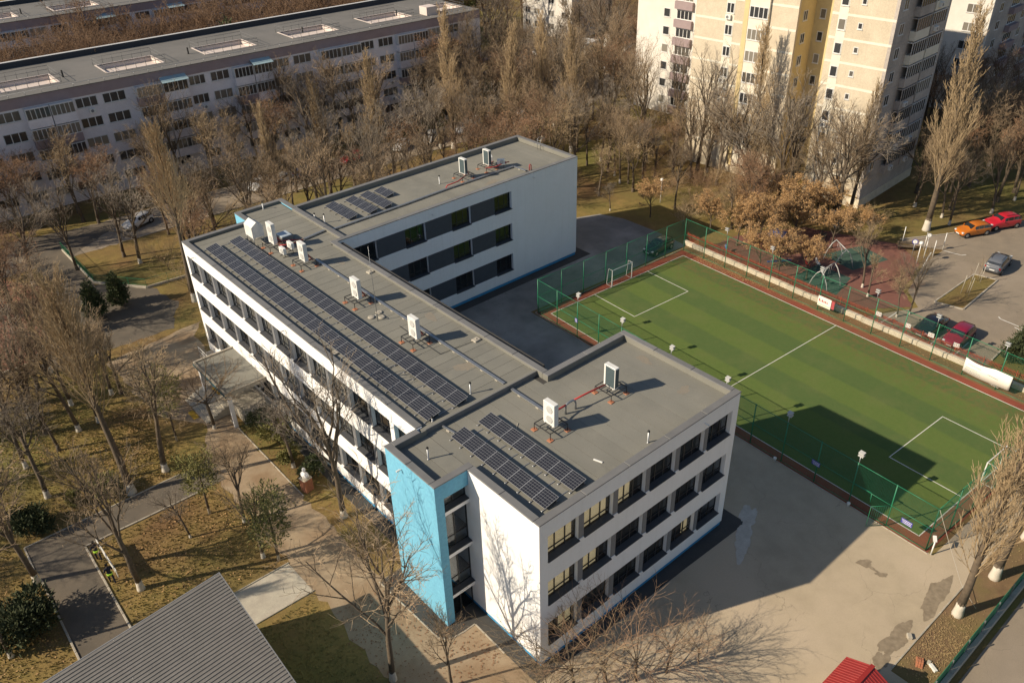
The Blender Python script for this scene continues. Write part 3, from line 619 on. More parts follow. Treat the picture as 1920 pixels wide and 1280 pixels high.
def small_unit(x, y, z, label, rz=0.0, ht=.45):
    t = thing('air_conditioner', label, 'air conditioner', (x, y, z), rz, 'small outdoor units on the school roof'); b = MB()
    for yy in (-.3,.3):
        b.box(-.2,yy-.02,0,.2,yy+.02,.04); b.box(-.02,yy-.02,.04,.02,yy+.02,ht); b.box(-.2,yy-.02,ht-.04,.2,yy+.02,ht)
    b.build('stand', M['black_steel'], t)
    MB().bbox(-.15,-.41,ht,.15,.41,ht+.56,.02).build('casing', M['white_metal'], t)
    f = link('fan_grille', _ac['fan'], t, (-.151,-.1,ht+.28)); f.rotation_euler = (0, R(-90), 0); f.scale = (.85,.85,1)
    MB().tube([(.16,.3,ht+.12),(.35,.34,ht+.05),(.5,.36,.06)], .03, 8).build('pipe', M['red_pipe'], t)
    return t
small_unit(6.5,39.5,11.726, 'small white air conditioner by the skylight at the far end of the main roof')
small_unit(33.1,43.9,11.506, 'small air conditioner behind the right hand heat pump on the far wing', rz=2.6)
small_unit(33.2,42.3,11.506, 'small air conditioner in front of its red pipes on the far wing', rz=.9)
small_unit(5.6,39.3,11.726, 'small white box unit below the tallest heat pump on the main roof', ht=.3)
# vent hood, skylight
t = thing('vent_hood', 'white gabled vent hood standing at the far end of the main roof', 'vent', (5.2,43.7,11.726))
b = MB(); b.add([(-.55,-.75,.7),(.55,-.75,.7),(.55,.75,.7),(-.55,.75,.7),(-.55,-.75,1.75),(.55,-.75,1.75),(.55,.75,1.75),(-.55,.75,1.75),(0,-.75,2.15),(0,.75,2.15)],[(0,3,2,1),(0,1,5,8,4),(2,3,7,9,6),(1,2,6,5),(3,0,4,7),(5,6,9,8),(7,4,8,9)]); b.build('housing', M['white_metal'], t)
for sx_, sy in ((-.5,-.7),(.5,-.7),(-.5,.7),(.5,.7)): (MB().bbox(sx_-.2,sy-.2,0,sx_+.2,sy+.2,.06,.01).build('foot', M['concrete'], t), MB().tube([(sx_,sy,.05),(sx_,sy,.72)], .03, 6).build('leg', M['galv'], t))
t = thing('skylight', 'low glazed roof skylight between the far heat pump and the courtyard side', 'skylight', (7.3,42.3,11.726))
MB().bbox(-.55,-.65,0,.55,.65,.5,.03).build('kerb', M['cap'], t); MB().bbox(-.5,-.6,.5,.5,.6,.58,.03).build('pane', mat('pale_skylight', (.45,.52,.58), None, 2, .12), t)
# cable trays
def tray(label, pts, z, wd=.2):
    t = thing('cable_tray', label, 'cable tray', (0,0,z)); b = MB()
    for p, q in zip(pts[:-1], pts[1:]):
        p = Vector((*p, .08)); q = Vector((*q, .08)); d = q-p; L = d.length; d.normalize(); n = Vector((-d.y,d.x,0))
        b.obox(p, d, L, wd, .02); b.obox(p+n*(wd/2-.01), d, L, .012, .085); b.obox(p-n*(wd/2-.01), d, L, .012, .085); b.obox(p+Vector((0,0,.085)), d, L, wd+.01, .006)
    b.build('tray', M['galv'], t); k = 0
    bl = MB().bbox(-.14,-.1,0,.14,.1,.082,.015).mesh('support_block', M['concrete'])
    for p, q in zip(pts[:-1], pts[1:]):
        d = Vector((q[0]-p[0], q[1]-p[1])); n = max(1, round(d.length/1.6))
        for i in range(n): link('support_block', bl, t, (p[0]+d.x*(i+.5)/n, p[1]+d.y*(i+.5)/n, 0), math.atan2(d.y, d.x))
    return t
tray('long galvanised cable tray running down the middle of the main roof', [(7.25,11.35),(7.25,36.6)], 11.728)
tray('galvanised cable tray stepping from the main roof towards the near wing heat pump', [(7.4,10.85),(7.4,7.3)], 11.508)
tray('short cable tray between the far heat pumps and the far wing', [(8.5,40.9),(10.85,41.25)], 11.728)
tray('cable tray running along the far wing roof behind its courtyard edge', [(11.6,41.3),(20,41.4),(25.3,41.6),(34.3,41.5),(34.4,39.6)], 11.508)
tray('thin cable tray from the roof step to the near solar rows', [(1.6,10.8),(1.75,9.7)], 11.508, .1)
t = thing('pipe_run', 'red insulated pipe run between the two near wing heat pumps', 'pipe', (0,0,11.506)); b = MB()
b.tube([(6.7,6.3,.8),(7.3,6.45,.75),(8.0,6.5,.7),(8.3,6.5,.72)], .06, 8); b.tube([(9.0,6.5,.75),(10.2,6.4,.78),(11.6,6.2,.85)], .06, 8); b.build('pipe', M['red_pipe'], t)
b = MB(); b.tube([(8.25,6.5,.0),(8.25,6.5,.62),(8.33,6.5,.74),(8.6,6.5,.78),(8.9,6.5,.78),(9.05,6.48,.7),(9.1,6.45,.5),(9.1,6.45,.0)], .075, 10); b.build('elbow', M['galv'], t)
t = thing('pipe_run', 'red insulated pipes looping round the small units on the far wing', 'pipe', (0,0,11.506)); b = MB()
b.tube([(28.3,42.3,.5),(27.0,41.9,.35),(25.6,41.9,.3),(25.4,41.9,.05)], .06, 8); b.tube([(31.2,42.5,.5),(32.2,42.0,.5),(33.6,42.2,.55),(34.2,42.1,.5)], .06, 8); b.tube([(31.9,42.7,.55),(32.6,43.3,.5),(33.2,43.5,.45)], .05, 8)
b.tube([(34.9,39.6,0),(34.9,39.6,.55),(35.0,39.6,.68),(35.15,39.6,.55),(35.15,39.6,0)], .05, 8); b.build('pipe', M['red_pipe'], t)
t = thing('pipe_run', 'red pipes lying under the far heat pumps of the main roof', 'pipe', (0,0,11.728)); b = MB()
b.tube([(5.9,40.6,.5),(6.6,40.2,.45),(7.3,40.4,.35),(8.4,40.9,.12)], .06, 8); b.tube([(6.0,41.2,.55),(6.9,41.0,.5),(8.3,41.0,.12)], .05, 8); b.build('pipe', M['red_pipe'], t)
def vent(x, y, z, label, h=.85):
    t = thing('vent_pipe', label, 'vent pipe', (x,y,z), 0, 'vent pipes on the school roof'); MB().lathe([(.11,0),(.07,.03),(.05,.05),(.05,h)], 10).build('pipe', M['galv'], t); MB().lathe([(.085,0),(.085,.06),(.03,.14)], 10, (0,0,h-.02)).build('cowl', M['rubber'], t)
vent(-.86,8.94,11.506, 'thin vent pipe on the stair tower roof'); vent(9.98,1.04,11.506, 'thin vent pipe near the window side parapet of the near wing'); vent(4.97,12.15,11.728, 'thin vent pipe by the roof step, at the end of the long solar rows')
vent(9.05,50,11.728, 'vent pipe on the far blue stair tower roof', .7); vent(11.85,44.9,11.506, 'short vent pipe beside the far wing parapet', .5); vent(12.04,43.35,11.506, 'vent pipe between the roof parapet and the far solar rows'); vent(25.74,43.42,11.506, 'vent pipe on the far wing before the heat pumps'); vent(1.35,11.5,11.728, 'stub vent at the near end of the front solar row', .3)
t = thing('lightning_mast', 'tall thin lightning mast on three concrete discs on the main roof', 'mast', (5.6,24.3,11.728)); MB().tube([(0,0,0),(0,0,3.5),(0,0,6.3)], [.03,.022,.01], 8).build('pole', M['galv'], t)
dm = MB().lathe([(.24,0),(.27,.03),(.27,.07),(.2,.1)], 16).mesh('disc', M['concrete'])
for dx, dy in ((-.1,.75),(.75,.95),(.5,.2)): o = link('disc', dm, t, (dx, dy, 0)); MB().tube([(0,0,.09),(-dx*.98,-dy*.98,.55)], .015, 6).build('strut', M['galv'], o)
def lblock(x, y, z, label): return tag(MB().bbox(-.28,-.24,0,.28,.24,.13,.03).lathe([(.05,.12),(.05,.18),(.02,.22)], 8).build('ballast_block', M['concrete'], None, (x,y,z), .1), label, 'concrete block')
lblock(9.35,17.0,11.728, 'pale concrete ballast block near the courtyard parapet, nearer the step'); lblock(9.5,31.4,11.728, 'pale concrete ballast block near the courtyard parapet, at the far end'); lblock(.75,22.6,11.728, 'pale concrete block beside the front parapet and the front solar row')
t = thing('conductor_wire', 'thin lightning conductor wire zigzagging on the main roof beside a heat pump', 'wire', (0,0,11.74)); b = MB()
b.tube([(6.35,22.5,.03),(6.3,18.8,.04),(6.3,17.3,.04),(9.1,17.0,.04)], .018, 5); b.build('wire', M['black_steel'], t)
t = thing('roof_ladder', 'white stick lying on the near wing roof behind the heat pump', 'stick', (4.8,7.4,11.51)); MB().box(-.02,-.75,0,.02,.75,.04).build('stick', M['concrete'], t); t.rotation_euler = (0,0,-.9)
tag(MB().bbox(-.05,-.3,0,.05,.3,.06,.01).build('white_batten', M['white_metal'], None, (6.5,1.9,11.51), .3), 'small white batten lying on the near wing roof', 'batten')
t = thing('roof_ladder', 'small steel access ladder hooked over the far wing parapet', 'ladder', (39.9,43.3,11.51)); b = MB()
b.tube([(0,0,0),(0,0,1.2),(.25,0,1.35),(.6,0,1.3),(.75,0,1.0)], .025, 6); b.tube([(0,.5,0),(0,.5,1.2),(.25,.5,1.35),(.6,.5,1.3),(.75,.5,1.0)], .025, 6); b.tube([(0,0,.6),(0,.5,.6)], .02, 6); b.tube([(0,0,1.1),(0,.5,1.1)], .02, 6); b.build('rail', M['galv'], t)
# ---------------------------------------------------------------- neighbouring blocks
M['lilac'] = mat('pale_lilac_render', (.82,.77,.775), (.77,.72,.73), .8, .9, fine=5, c3=(.72,.67,.675), scale3=.2)
M['mauve'] = mat('mauve_render', (.34,.265,.265), (.30,.23,.235), 1, .9)
M['white_frame'] = mat('white_window_frame', (.70,.69,.67), None, 3, .5)
M['beige'] = mat('beige_brick', (.61,.525,.40), (.55,.47,.355), 1.2, .9, fine=8, c3=(.52,.44,.33), scale3=.25)
streaks(M['beige'], (.42,.36,.28), .30)
M['stripe'] = mat('cream_band', (.76,.71,.60), (.70,.65,.54), 1.2, .9)
M['ochre'] = mat('ochre_render', (.66,.53,.28), (.60,.48,.25), 1, .9, c3=(.58,.46,.25), scale3=.3)
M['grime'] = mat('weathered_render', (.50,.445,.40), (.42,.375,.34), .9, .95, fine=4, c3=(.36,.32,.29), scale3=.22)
M['roof_grey'] = mat('far_roof_felt', (.165,.158,.148), (.14,.135,.127), .5, .95, c3=(.18,.17,.158), scale3=.15)
M['parapet_shade'] = mat('shaded_parapet', (.05,.052,.06), None, .5, .9)  # shade on the back parapet, put into its dark colour
M['pink_plaster'] = mat('pinkish_plaster', (.66,.57,.52), (.60,.52,.47), .5, .9)
M['rail_dark'] = mat('dull_steel_rail', (.16,.16,.16), None, 3, .6)
_fw = {}
def far_window(parent, o, wd, h, n=2, rz=0.0, m='white_frame'):
    k = (round(wd,2), round(h,2), n, m)
    if k not in _fw:
        f = MB(); t = .09; f.box(0,-.03,0,t,.05,h); f.box(wd-t,-.03,0,wd,.05,h); f.box(t,-.03,0,wd-t,.05,t); f.box(t,-.03,h-t,wd-t,.05,h); f.box(-.05,-.09,-.06,wd+.05,.04,-.002)
        for i in range(1, n): x = wd*i/n; f.box(x-.05,-.027,t,x+.05,.047,h-t)
        _fw[k] = (f.mesh('window', M[m]), MB().box(.05,-.005,.05,wd-.05,.02,h-.05).mesh('pane', M['glass_far']))
    w_ = link('window', _fw[k][0], parent, o, rz); link('pane', _fw[k][1], w_); return w_
def far_ac(parent, o, rz=0.0):
    if 'ac' not in _fw:
        b = MB().bbox(0,-.32,0,.8,0,.55,.02); b.lathe([(.2,0),(.2,.01)], 12, (0,0,0), 1)
        n0 = len(b.v)-24
        for i in range(n0, len(b.v)): x, y, z = b.v[i]; b.v[i] = (.34+x, -.322-z, .28+y)
        _fw['ac'] = b.mesh('air_conditioner', [M['white_metal'], M['anthracite']])
    return link('air_conditioner', _fw['ac'], parent, o, rz)

def slab_block(label, loc, rz):
    t = thing('apartment_block', label, 'apartment block', loc, rz)
    L, D, H = 93.0, 17.0, 15.1
    V = [(.0,0,L,.4)]
    MB().box(0,0,0,L,.4,13.7).build('wall', M['lilac'], t); MB().box(0,-.06,13.7,L,.4,15.0).build('fascia', M['mauve'], t)
    MB().box(0,D-.4,0,L,D,15.0).build('wall', M['lilac'], t); MB().box(0,.4,0,.4,D-.4,15.0).build('wall', M['lilac'], t); MB().box(L-.4,.4,0,L,D-.4,15.0).build('wall', M['mauve'], t)
    wells = []
    for k in range(-2, 5):
        a = 31.8+14*k; wells.append((a, min(a+7.6, L-1.2)))
    rf = MB(); rf.box(0,-.15,15.0,L,3.7,15.1); rf.box(0,9.0,15.0,L,D-.5,15.1)
    e = 0
    for a, b_ in wells+[(L, L)]:
        if a > e: rf.box(e,3.7,15.0,a,9.0,15.1)
        e = b_
    ro = rf.build('roof', M['roof_grey'], t)
    MB().box(0,D-.5,15.0,L,D,15.9).build('parapet', M['parapet_shade'], t); MB().box(-.05,D-.55,15.9,L+.05,D+.05,15.95).build('parapet_cap', M['white_frame'], t)
    for a, b_ in wells:
        w_ = MB(); zf = 14.35
        w_.box(a,3.7,zf,b_,9.0,zf+.1); w_.box(a-.2,3.5,zf,a,9.2,15.16); w_.box(b_,3.5,zf,b_+.2,9.2,15.16); w_.box(a,3.5,zf,b_,3.7,15.16); w_.box(a,9.0,zf,b_,9.2,15.16)
        lw = w_.build('light_well', M['pink_plaster'], t); r = MB()
        for zz in (15.7, 16.2):
            for p, q in (((a-.3,3.3),(b_+.3,3.3)),((a-.3,9.4),(b_+.3,9.4)),((a-.3,3.3),(a-.3,9.4)),((b_+.3,3.3),(b_+.3,9.4))): r.tube([(*p,zz),(*q,zz)], .03, 4)
        n = 6
        for i in range(n+1):
            for yy in (3.3, 9.4): x = a-.3+(b_-a+.6)*i/n; r.tube([(x,yy,15.1),(x,yy,16.2)], .03, 4)
        r.build('railing', M['rail_dark'], lw)
    r = MB()
    for i in range(47): r.tube([(1+i*1.95,-.05,15.1),(1+i*1.95,-.05,15.55)], .025, 4)
    r.tube([(.5,-.05,15.55),(L-.5,-.05,15.55)], .03, 4); r.build('edge_rail', M['galv'], t)
    for x in (8.5,26.6,44,62.5,80): MB().lathe([(.15,0),(.12,.1),(.12,.9)], 8, (x,6,15.1)).build('vent', M['rubber'], t)
    MB().box(83.5,2.0,15.1,85.6,4.2,16.4).build('roof_hatch', M['pink_plaster'], t)
    rr = random.Random(3); me = {}
    for k in range(-3, 5):
        x0 = 33.6+14*k; odd = k % 2; bw = 6.0 if odd else 7.2
        wins = ((6.3,2.8),(9.8,3.0)) if odd else ((7.6,2.4),(10.8,2.8))
        for j in range(5):
            sill = 1.45+2.68*j
            for a, wd in wins:
                if 0 < x0+a and x0+a+wd < L-.3:
                    far_window(t, (x0+a, 0, sill), wd, 1.35, 3)
                    if rr.random() < .22: far_ac(t, (x0+a+wd*.5, -.02, sill-.8))
            if j == 0: 
                for a in (.6, 3.4):
                    if 0 < x0+a < L-3: far_window(t, (x0+a, 0, sill), 2.0, 1.3, 2)
                continue
            if x0 < .2 or x0+bw > L-.2: continue
            for q in range(2):
                a = x0+q*(bw/2); w2 = bw/2-.12; kk = (round(w2,2), rr.random() < .3)
                if kk not in me:
                    p = MB().box(0,-1.0,-1.12,w2,-.002,-.02); g = MB(); f = MB()
                    f.box(0,-1.0,-.02,w2,-.93,.07); f.box(0,-1.0,1.33,w2,-.002,1.45)
                    nm = 5
                    for i in range(nm+1): x = i*(w2-.08)/nm; f.box(x,-.997,.07,x+.08,-.935,1.33)
                    f.box(0,-.93,.07,.07,-.002,1.33); f.box(w2-.07,-.93,.07,w2,-.002,1.33)
                    g.box(.04,-.97,.03,w2-.04,-.955,1.36)
                    me[kk] = (p.mesh('balcony', M['mauve'] if kk[1] else M['lilac']), f.mesh('glazing_frame', M['white_frame']), g.mesh('pane', M['glass_far']))
                o = link('balcony', me[kk][0], t, (a+.06, 0, sill)); link('glazing_frame', me[kk][1], o); link('pane', me[kk][2], o)
                if j == 4 and rr.random() < .5: MB().add([(-.1,-1.5,1.42),(w2+.1,-1.5,1.42),(w2+.1,0,1.95),(-.1,0,1.95),(-.1,-1.5,1.46),(w2+.1,-1.5,1.46),(w2+.1,0,1.99),(-.1,0,1.99)],[(0,3,2,1),(4,5,6,7),(0,1,5,4),(2,3,7,6),(1,2,6,5),(3,0,4,7)]).build('awning', M['awn'], o)
    return t
M['awn'] = mat('pale_blue_sheeting', (.35,.48,.52), None, 1, .5)
slab = slab_block('long lilac five storey apartment block with railed light wells on its flat roof', (-20, 97.75, 0), R(-1.82))
slab2 = copy_tree(slab, None, (-12, 149.2, 0), R(-1.2), 'second long apartment block farther back, only its roof corner in view at the top left')

# beige tower block
tower = thing('tower_block', 'tall beige brick tower block with cream floor bands and an ochre recess', 'tower block', (75.5, 22.4, 0), R(3.3))
TH = 34.0; ST = [.95+2.73*i for i in range(1, 12)]
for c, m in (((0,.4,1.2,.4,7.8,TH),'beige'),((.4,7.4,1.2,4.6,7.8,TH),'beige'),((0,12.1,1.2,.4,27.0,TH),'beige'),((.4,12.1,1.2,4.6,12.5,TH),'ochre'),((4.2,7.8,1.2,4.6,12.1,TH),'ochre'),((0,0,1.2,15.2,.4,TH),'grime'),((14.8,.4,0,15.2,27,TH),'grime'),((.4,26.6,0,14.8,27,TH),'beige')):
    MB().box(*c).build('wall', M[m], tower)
MB().box(-.06,-.06,0,.4,7.86,1.2).build('plinth', M['white_stone'], tower); MB().box(.4,-.06,0,15.26,.4,1.2).build('plinth', M['white_stone'], tower); MB().box(-.06,12.04,0,.4,27.06,1.2).build('plinth', M['white_stone'], tower); MB().box(4.2,7.86,0,4.6,12.04,1.2).build('plinth', M['white_stone'], tower)
MB().box(.1,.1,TH,15.1,26.9,TH+.3).build('roof', M['roof_grey'], tower)
band_me = {}
for z in ST:
    for y0, y1 in ((.02,7.78),(12.12,18.6),(19.7,26.9)): MB().box(-.025,y0,z-.14,-.002,y1,z+.14).build('floor_band', M['stripe'], tower)
    MB().box(.02,-.025,z-.1,15.1,-.002,z+.1).build('floor_band', M['grime'], tower)
    MB().box(-.02,5.75,z+.14,-.002,6.95,z+2.5).build('white_strip', M['stripe'], tower) if False else None
MB().box(-.022,5.8,1.2,-.0015,6.95,TH).build('white_strip', M['stripe'], tower); MB().box(-.022,21.0,1.2,-.0015,22.3,TH).build('white_strip', M['stripe'], tower)
MB().box(-.35,15.9,1.2,-.0015,18.75,TH).build('bay', M['stripe'], tower); MB().box(-.4,18.75,1.2,-.0015,19.4,TH).build('bay_flank', M['ochre'], tower)
rt = random.Random(8)
for i, z in enumerate(ST[:-1]):
    s_ = z+.95
    far_window(tower, (-.04,6.85,s_), .95, 1.3, 1, -math.pi/2); far_window(tower, (-.01,4.4,s_+.35), .6, .75, 1, -math.pi/2)
    far_window(tower, (-.04,22.25,s_), 1.15, 1.3, 2, -math.pi/2); far_window(tower, (-.37,18.65,s_-.05), 2.65, 1.4, 4, -math.pi/2)
    if rt.random() < .5: far_ac(tower, (-.03,22.2,s_-.75), -math.pi/2)
    if rt.random() < .4: far_ac(tower, (-.03,6.8,s_-.75), -math.pi/2)
    far_window(tower, (1.3,12.08,s_), 1.0, 1.25, 2); far_window(tower, (4.18,9.6,s_+.3), .6, .7, 1, -math.pi/2); far_window(tower, (4.18,11.4,s_), .8, 1.2, 1, -math.pi/2)
    far_window(tower, (1.1,-.02,s_), 1.2, 1.3, 2); far_window(tower, (13.4,-.02,s_), 1.2, 1.3, 2)
    for a in (4.4, 8.7):
        b = MB().box(a,-.7,s_-1.1,a+3.9,-.002,s_-.02).build('balcony', M['grime' if rt.random() < .7 else 'stripe'], tower)
        MB().box(a+.05,-.66,s_,a+3.85,-.64,s_+1.35).build('pane', M['glass_far'], b); f = MB(); f.box(a,-.7,s_+1.35,a+3.9,-.002,s_+1.45)
        for q in range(7): f.box(a+q*.635,-.7,s_-.02,a+q*.635+.07,-.62,s_+1.35)
        f.build('glazing_frame', M['white_frame' if rt.random() < .6 else 'grime'], b)
        if rt.random() < .35: far_ac(tower, (a+.8,-.7,s_-.8))
# gas pipe along the foot of the tower
t = thing('gas_pipe', 'yellow gas pipe along the foot of the beige tower', 'pipe', (75.5,22.4,0), R(3.3)); MB().tube([(-.2,.2,1.5),(-.2,7.6,1.5),(-.2,7.9,1.5),(-.2,7.9,.2)], .05, 6).build('pipe', M['yellow_paint'], t)

def plain_block(name, label, loc, rz, w_, d, h, m, cols, side_cols, roof='roof_grey', floors=None, pitch=2.75):
    """block with facade on local -x, side on local -y"""
    t = thing(name, label, 'apartment block', loc, rz)
    MB().box(0,0,0,.4,w_,h).build('wall', M[m], t); MB().box(.4,0,0,d,.4,h).build('wall', M['grime'], t); MB().box(d-.4,.4,0,d,w_,h).build('wall', M[m], t); MB().box(.4,w_-.4,0,d-.4,w_,h).build('wall', M[m], t)
    MB().box(.1,.1,h,d-.1,w_-.1,h+.3).build('roof', M[roof], t)
    n = int((h-1)/pitch)
    for i in range(n):
        s_ = 1.6+i*pitch
        for y, wd, k in cols: far_window(t, (-.02,y+wd,s_), wd, 1.35, k, -math.pi/2)
        for x, wd, k in side_cols: far_window(t, (x,-.02,s_), wd, 1.35, k)
    return t
M['white_block'] = mat('white_render', (.76,.72,.66), (.70,.66,.60), .8, .9, c3=(.66,.62,.56), scale3=.15)
wt = plain_block('tower_block', 'plain white tower block standing behind the left side of the beige tower', (88.9,50.0,0), R(1.5), 22.2, 13, 34, 'white_block', [(15.5,1.3,1),(11.2,3.0,4),(5,1.3,2)], [(2,1.4,2),(6,3,4),(10,1.4,2)])
for i in range(11): MB().box(-.5,11.0,2.6-2.2+i*2.75,-.002,14.4,1.56+i*2.75).build('balcony', M['mauve'], wt)
pb = plain_block('apartment_block', 'pale apartment block far behind the trees at the top centre', (113.5,113.3,0), R(4), 15, 14, 24, 'white_block', [(1.2,1.8,2),(5.2,1.8,2),(9.5,1.8,2),(12.6,1.5,2)], [(2,1.8,2),(6,1.8,2),(10,1.8,2)])
pr = plain_block('apartment_block', 'grey apartment block with enclosed balconies behind the tower at the top right', (122,30.0,0), R(3), 20, 30, 24, 'white_block', [(2,1.8,2),(8,2.5,3),(14,1.8,2)], [(3,1.5,2),(8,3.5,4),(14,1.5,2),(19,3.5,4),(25,1.5,2)])
for i in range(8):
    for x in (7.6,18.6): MB().box(x,-.8,1.6-1.0+i*2.75,x+4.2,-.002,1.56+i*2.75).build('balcony', M['mauve'], pr)

# dark corrugated shed roof in the foreground
shed = thing('shed', 'foreground shed with dark ribbed sheet metal roof and white bottom walls', 'shed', (-12.83,15.2,0), R(-1.3+180))
# local +x runs away from the corner towards the left of the picture, local +y towards the camera
SL = -math.tan(R(6.0)); W_, D_ = 16.0, 22.0
def zr(x): return 5.35 + SL*x
b = MB(); P_ = .27; n = int(D_/P_)
for i in range(n):
    y = i*P_
    for a0, z0, a1, z1 in ((0,0,.19,0),(.19,0,.20,.055),(.20,.055,.26,.055),(.26,.055,.27,0)):
        b.add([(0,y+a0,zr(0)+z0),(W_,y+a0,zr(W_)+z0),(W_,y+a1,zr(W_)+z1),(0,y+a1,zr(0)+z1)], [(0,1,2,3)])
M['ribbed'] = mat('graphite_sheet_roof', (.16,.152,.142), (.14,.134,.125), 1.0, .55, fine=8); b.build('ribbed_roof', M['ribbed'], shed)
b = MB(); b.add([(-.04,0,zr(0)-.12),(W_,0,zr(W_)-.12),(W_,D_,zr(W_)-.12),(-.04,D_,zr(0)-.12),(-.04,0,zr(0)-.005),(W_,0,zr(W_)-.005),(W_,D_,zr(W_)-.005),(-.04,D_,zr(0)-.005)],[(0,3,2,1),(4,5,6,7),(0,1,5,4),(1,2,6,5),(2,3,7,6),(3,0,4,7)]).build('roof_deck', M['ribbed'], shed)
MB().box(-.09,-.04,zr(0)-.16,-.042,D_,zr(0)+.06).build('verge_flashing', M['anthracite'], shed)
b = MB(); b.add([(-.09,-.07,zr(0)-.14),(W_,-.07,zr(W_)-.14),(W_,-.002,zr(W_)-.14),(-.09,-.002,zr(0)-.14),(-.09,-.07,zr(0)+.03),(W_,-.07,zr(W_)+.03),(W_,-.002,zr(W_)+.03),(-.09,-.002,zr(0)+.03)],[(0,3,2,1),(4,5,6,7),(0,1,5,4),(1,2,6,5),(2,3,7,6),(3,0,4,7)]).build('eaves_flashing', M['anthracite'], shed)
MB().box(.25,.25,0,.5,D_-.2,zr(.5)-.14).build('wall', M['concrete'], shed); MB().box(.5,.25,0,W_-.2,.5,zr(W_)-.14).build('wall', M['concrete'], shed)
sc = MB().lathe([(.022,0),(.022,.012),(.008,.02)], 6).mesh('roof_screw', M['galv'])
for x in (.3,3.4,6.5,9.6):
    for i in range(0, n, 2): link('roof_screw', sc, shed, (x, i*P_+.1, zr(x)+.001))
# red gabled kiosk at the bottom edge
M['red_sheet'] = mat('red_ribbed_sheet', (.33,.028,.022), (.27,.024,.02), 1.5, .45)
kiosk = thing('kiosk', 'little kiosk with bright red ribbed gable roof by the earth bank', 'kiosk', (12.75,-14.1,0), R(-90))
b = MB(); zt, ze, hw, ln = 2.8, 2.1, 1.5, 4.0
for sg in (-1, 1):
    for i in range(20):
        y0 = -ln+i*.2
        for a0, z0, a1, z1 in ((0,0,.12,0),(.12,0,.14,.02),(.14,.02,.18,.02),(.18,.02,.2,0)):
            vs_ = [(0,y0+a0,zt+z0),(sg*hw,y0+a0,ze+z0),(sg*hw,y0+a1,ze+z1),(0,y0+a1,zt+z1)]; b.add(vs_, [(0,1,2,3) if sg > 0 else (3,2,1,0)])
b.build('ribbed_roof', M['red_sheet'], kiosk); MB().box(-.12,-ln-.02,zt+.005,.12,.03,zt+.04).build('ridge_cap', M['red_sheet'], kiosk)
b = MB(); b.box(-1.3,-3.8,0,1.3,-.15,2.09); b.add([(-1.3,-.15,2.09),(1.3,-.15,2.09),(0,-.15,2.73),(-1.3,-3.8,2.09),(1.3,-3.8,2.09),(0,-3.8,2.73)],[(0,1,2),(5,4,3)]); b.build('wall', M['concrete'], kiosk)
# ---------------------------------------------------------------- pitch fence, goals, floodlights, boundary walls
FH = 3.95
fence = thing('pitch_fence', 'tall green wire fence on slim posts around the striped football pitch', 'fence', FO, FA)
_post = MB().tube([(0,0,0),(0,0,FH)], .045, 8).lathe([(.05,0),(.05,.02),(.01,.05)], 8, (0,0,FH)).mesh('post', M['green_metal'])
def net_mesh(L, h=FH, sp=.10, wr=.0045):
    b = MB(); n = int(L/sp); k = int(h/sp)
    for i in range(1, n): b.tube([(i*L/n,0,.05),(i*L/n,0,h-.03)], wr, 3, 0, False, False)
    for i in range(1, k): b.tube([(.04,0,i*h/k),(L-.04,0,i*h/k)], wr, 3, 0, False, False)
    return b.mesh('net', M['green_wire'])
_nets = {}
def fence_run(pts, rails=(FH-.03, 2.0, .08)):
    for i, p in enumerate(pts):
        link('post', _post, fence, (*p, 0))
        if i:
            q = pts[i-1]; L = math.hypot(p[0]-q[0], p[1]-q[1]); a = math.atan2(p[1]-q[1], p[0]-q[0]); k = round(L, 2)
            if k not in _nets:
                _nets[k] = (net_mesh(L), MB().tube([(.03,0,0),(L-.03,0,0)], .026, 6).mesh('rail', M['green_metal']))
            stuff(link('net', _nets[k][0], fence, (*q, 0), a))
            for z in rails: link('rail', _nets[k][1], fence, (*q, z), a)
NT = [41.5-3.035*i for i in range(15)]      # post stations along the pitch
fence_run([(-.92, -t) for t in NT]); fence_run([(21.3, -t) for t in NT])
fence_run([(s_, 1.0) for s_ in (-.92,2.3,5.4,8.65,11.8,14.95,18.1,21.3)]); fence_run([(s_, -41.5) for s_ in (-.92,2.25,5.4,8.6,11.8,15,18.1,21.3)])
g = MB(); g.tube([(-.92,-38.45,.1),(-2.1,-37.6,.1),(-2.1,-37.6,2.0),(-.92,-38.45,2.0)], .025, 6)
for i in range(1, 9): a = i/9; x = -.92-1.18*a; y = -38.45+.85*a; g.tube([(x,y,.1),(x,y,2.0)], .008, 4)
g.build('gate_leaf', M['green_metal'], fence)
g = MB(); g.tube([(-.92,-35.5,2.0),(-.92,-36.9,2.05)], .05, 6); g.tube([(-.92,-36.9,2.05),(-.92,-36.95,1.2)], .03, 6); g.build('gate_stay', M['green_metal'], fence)
fg = MB(); fg.tube([(0,0,FH-.4),(0,0,4.55)], .03, 6)
_fpole = fg.mesh('pole', M['galv'])
def lamp_mesh():
    b = MB(); b.bbox(-.06,-.16,-.05,.06,.16,.22,.02); b.tube([(0,-.14,-.08),(0,.14,-.08)], .02, 6)
    return b
_fl = MB().add([(-.15,-.2,.0),(.15,-.2,.06),(.15,.2,.06),(-.15,.2,0),(-.15,-.2,.09),(.15,-.2,.15),(.15,.2,.15),(-.15,.2,.09)],[(0,3,2,1),(4,5,6,7),(0,1,5,4),(1,2,6,5),(2,3,7,6),(3,0,4,7)]).mesh('lamp_head', M['grille'])
_fglass = MB().add([(-.13,-.18,-.004),(.13,-.18,.052),(.13,.18,.052),(-.13,.18,-.004)],[(0,3,2,1)]).mesh('lens', M['grille'])
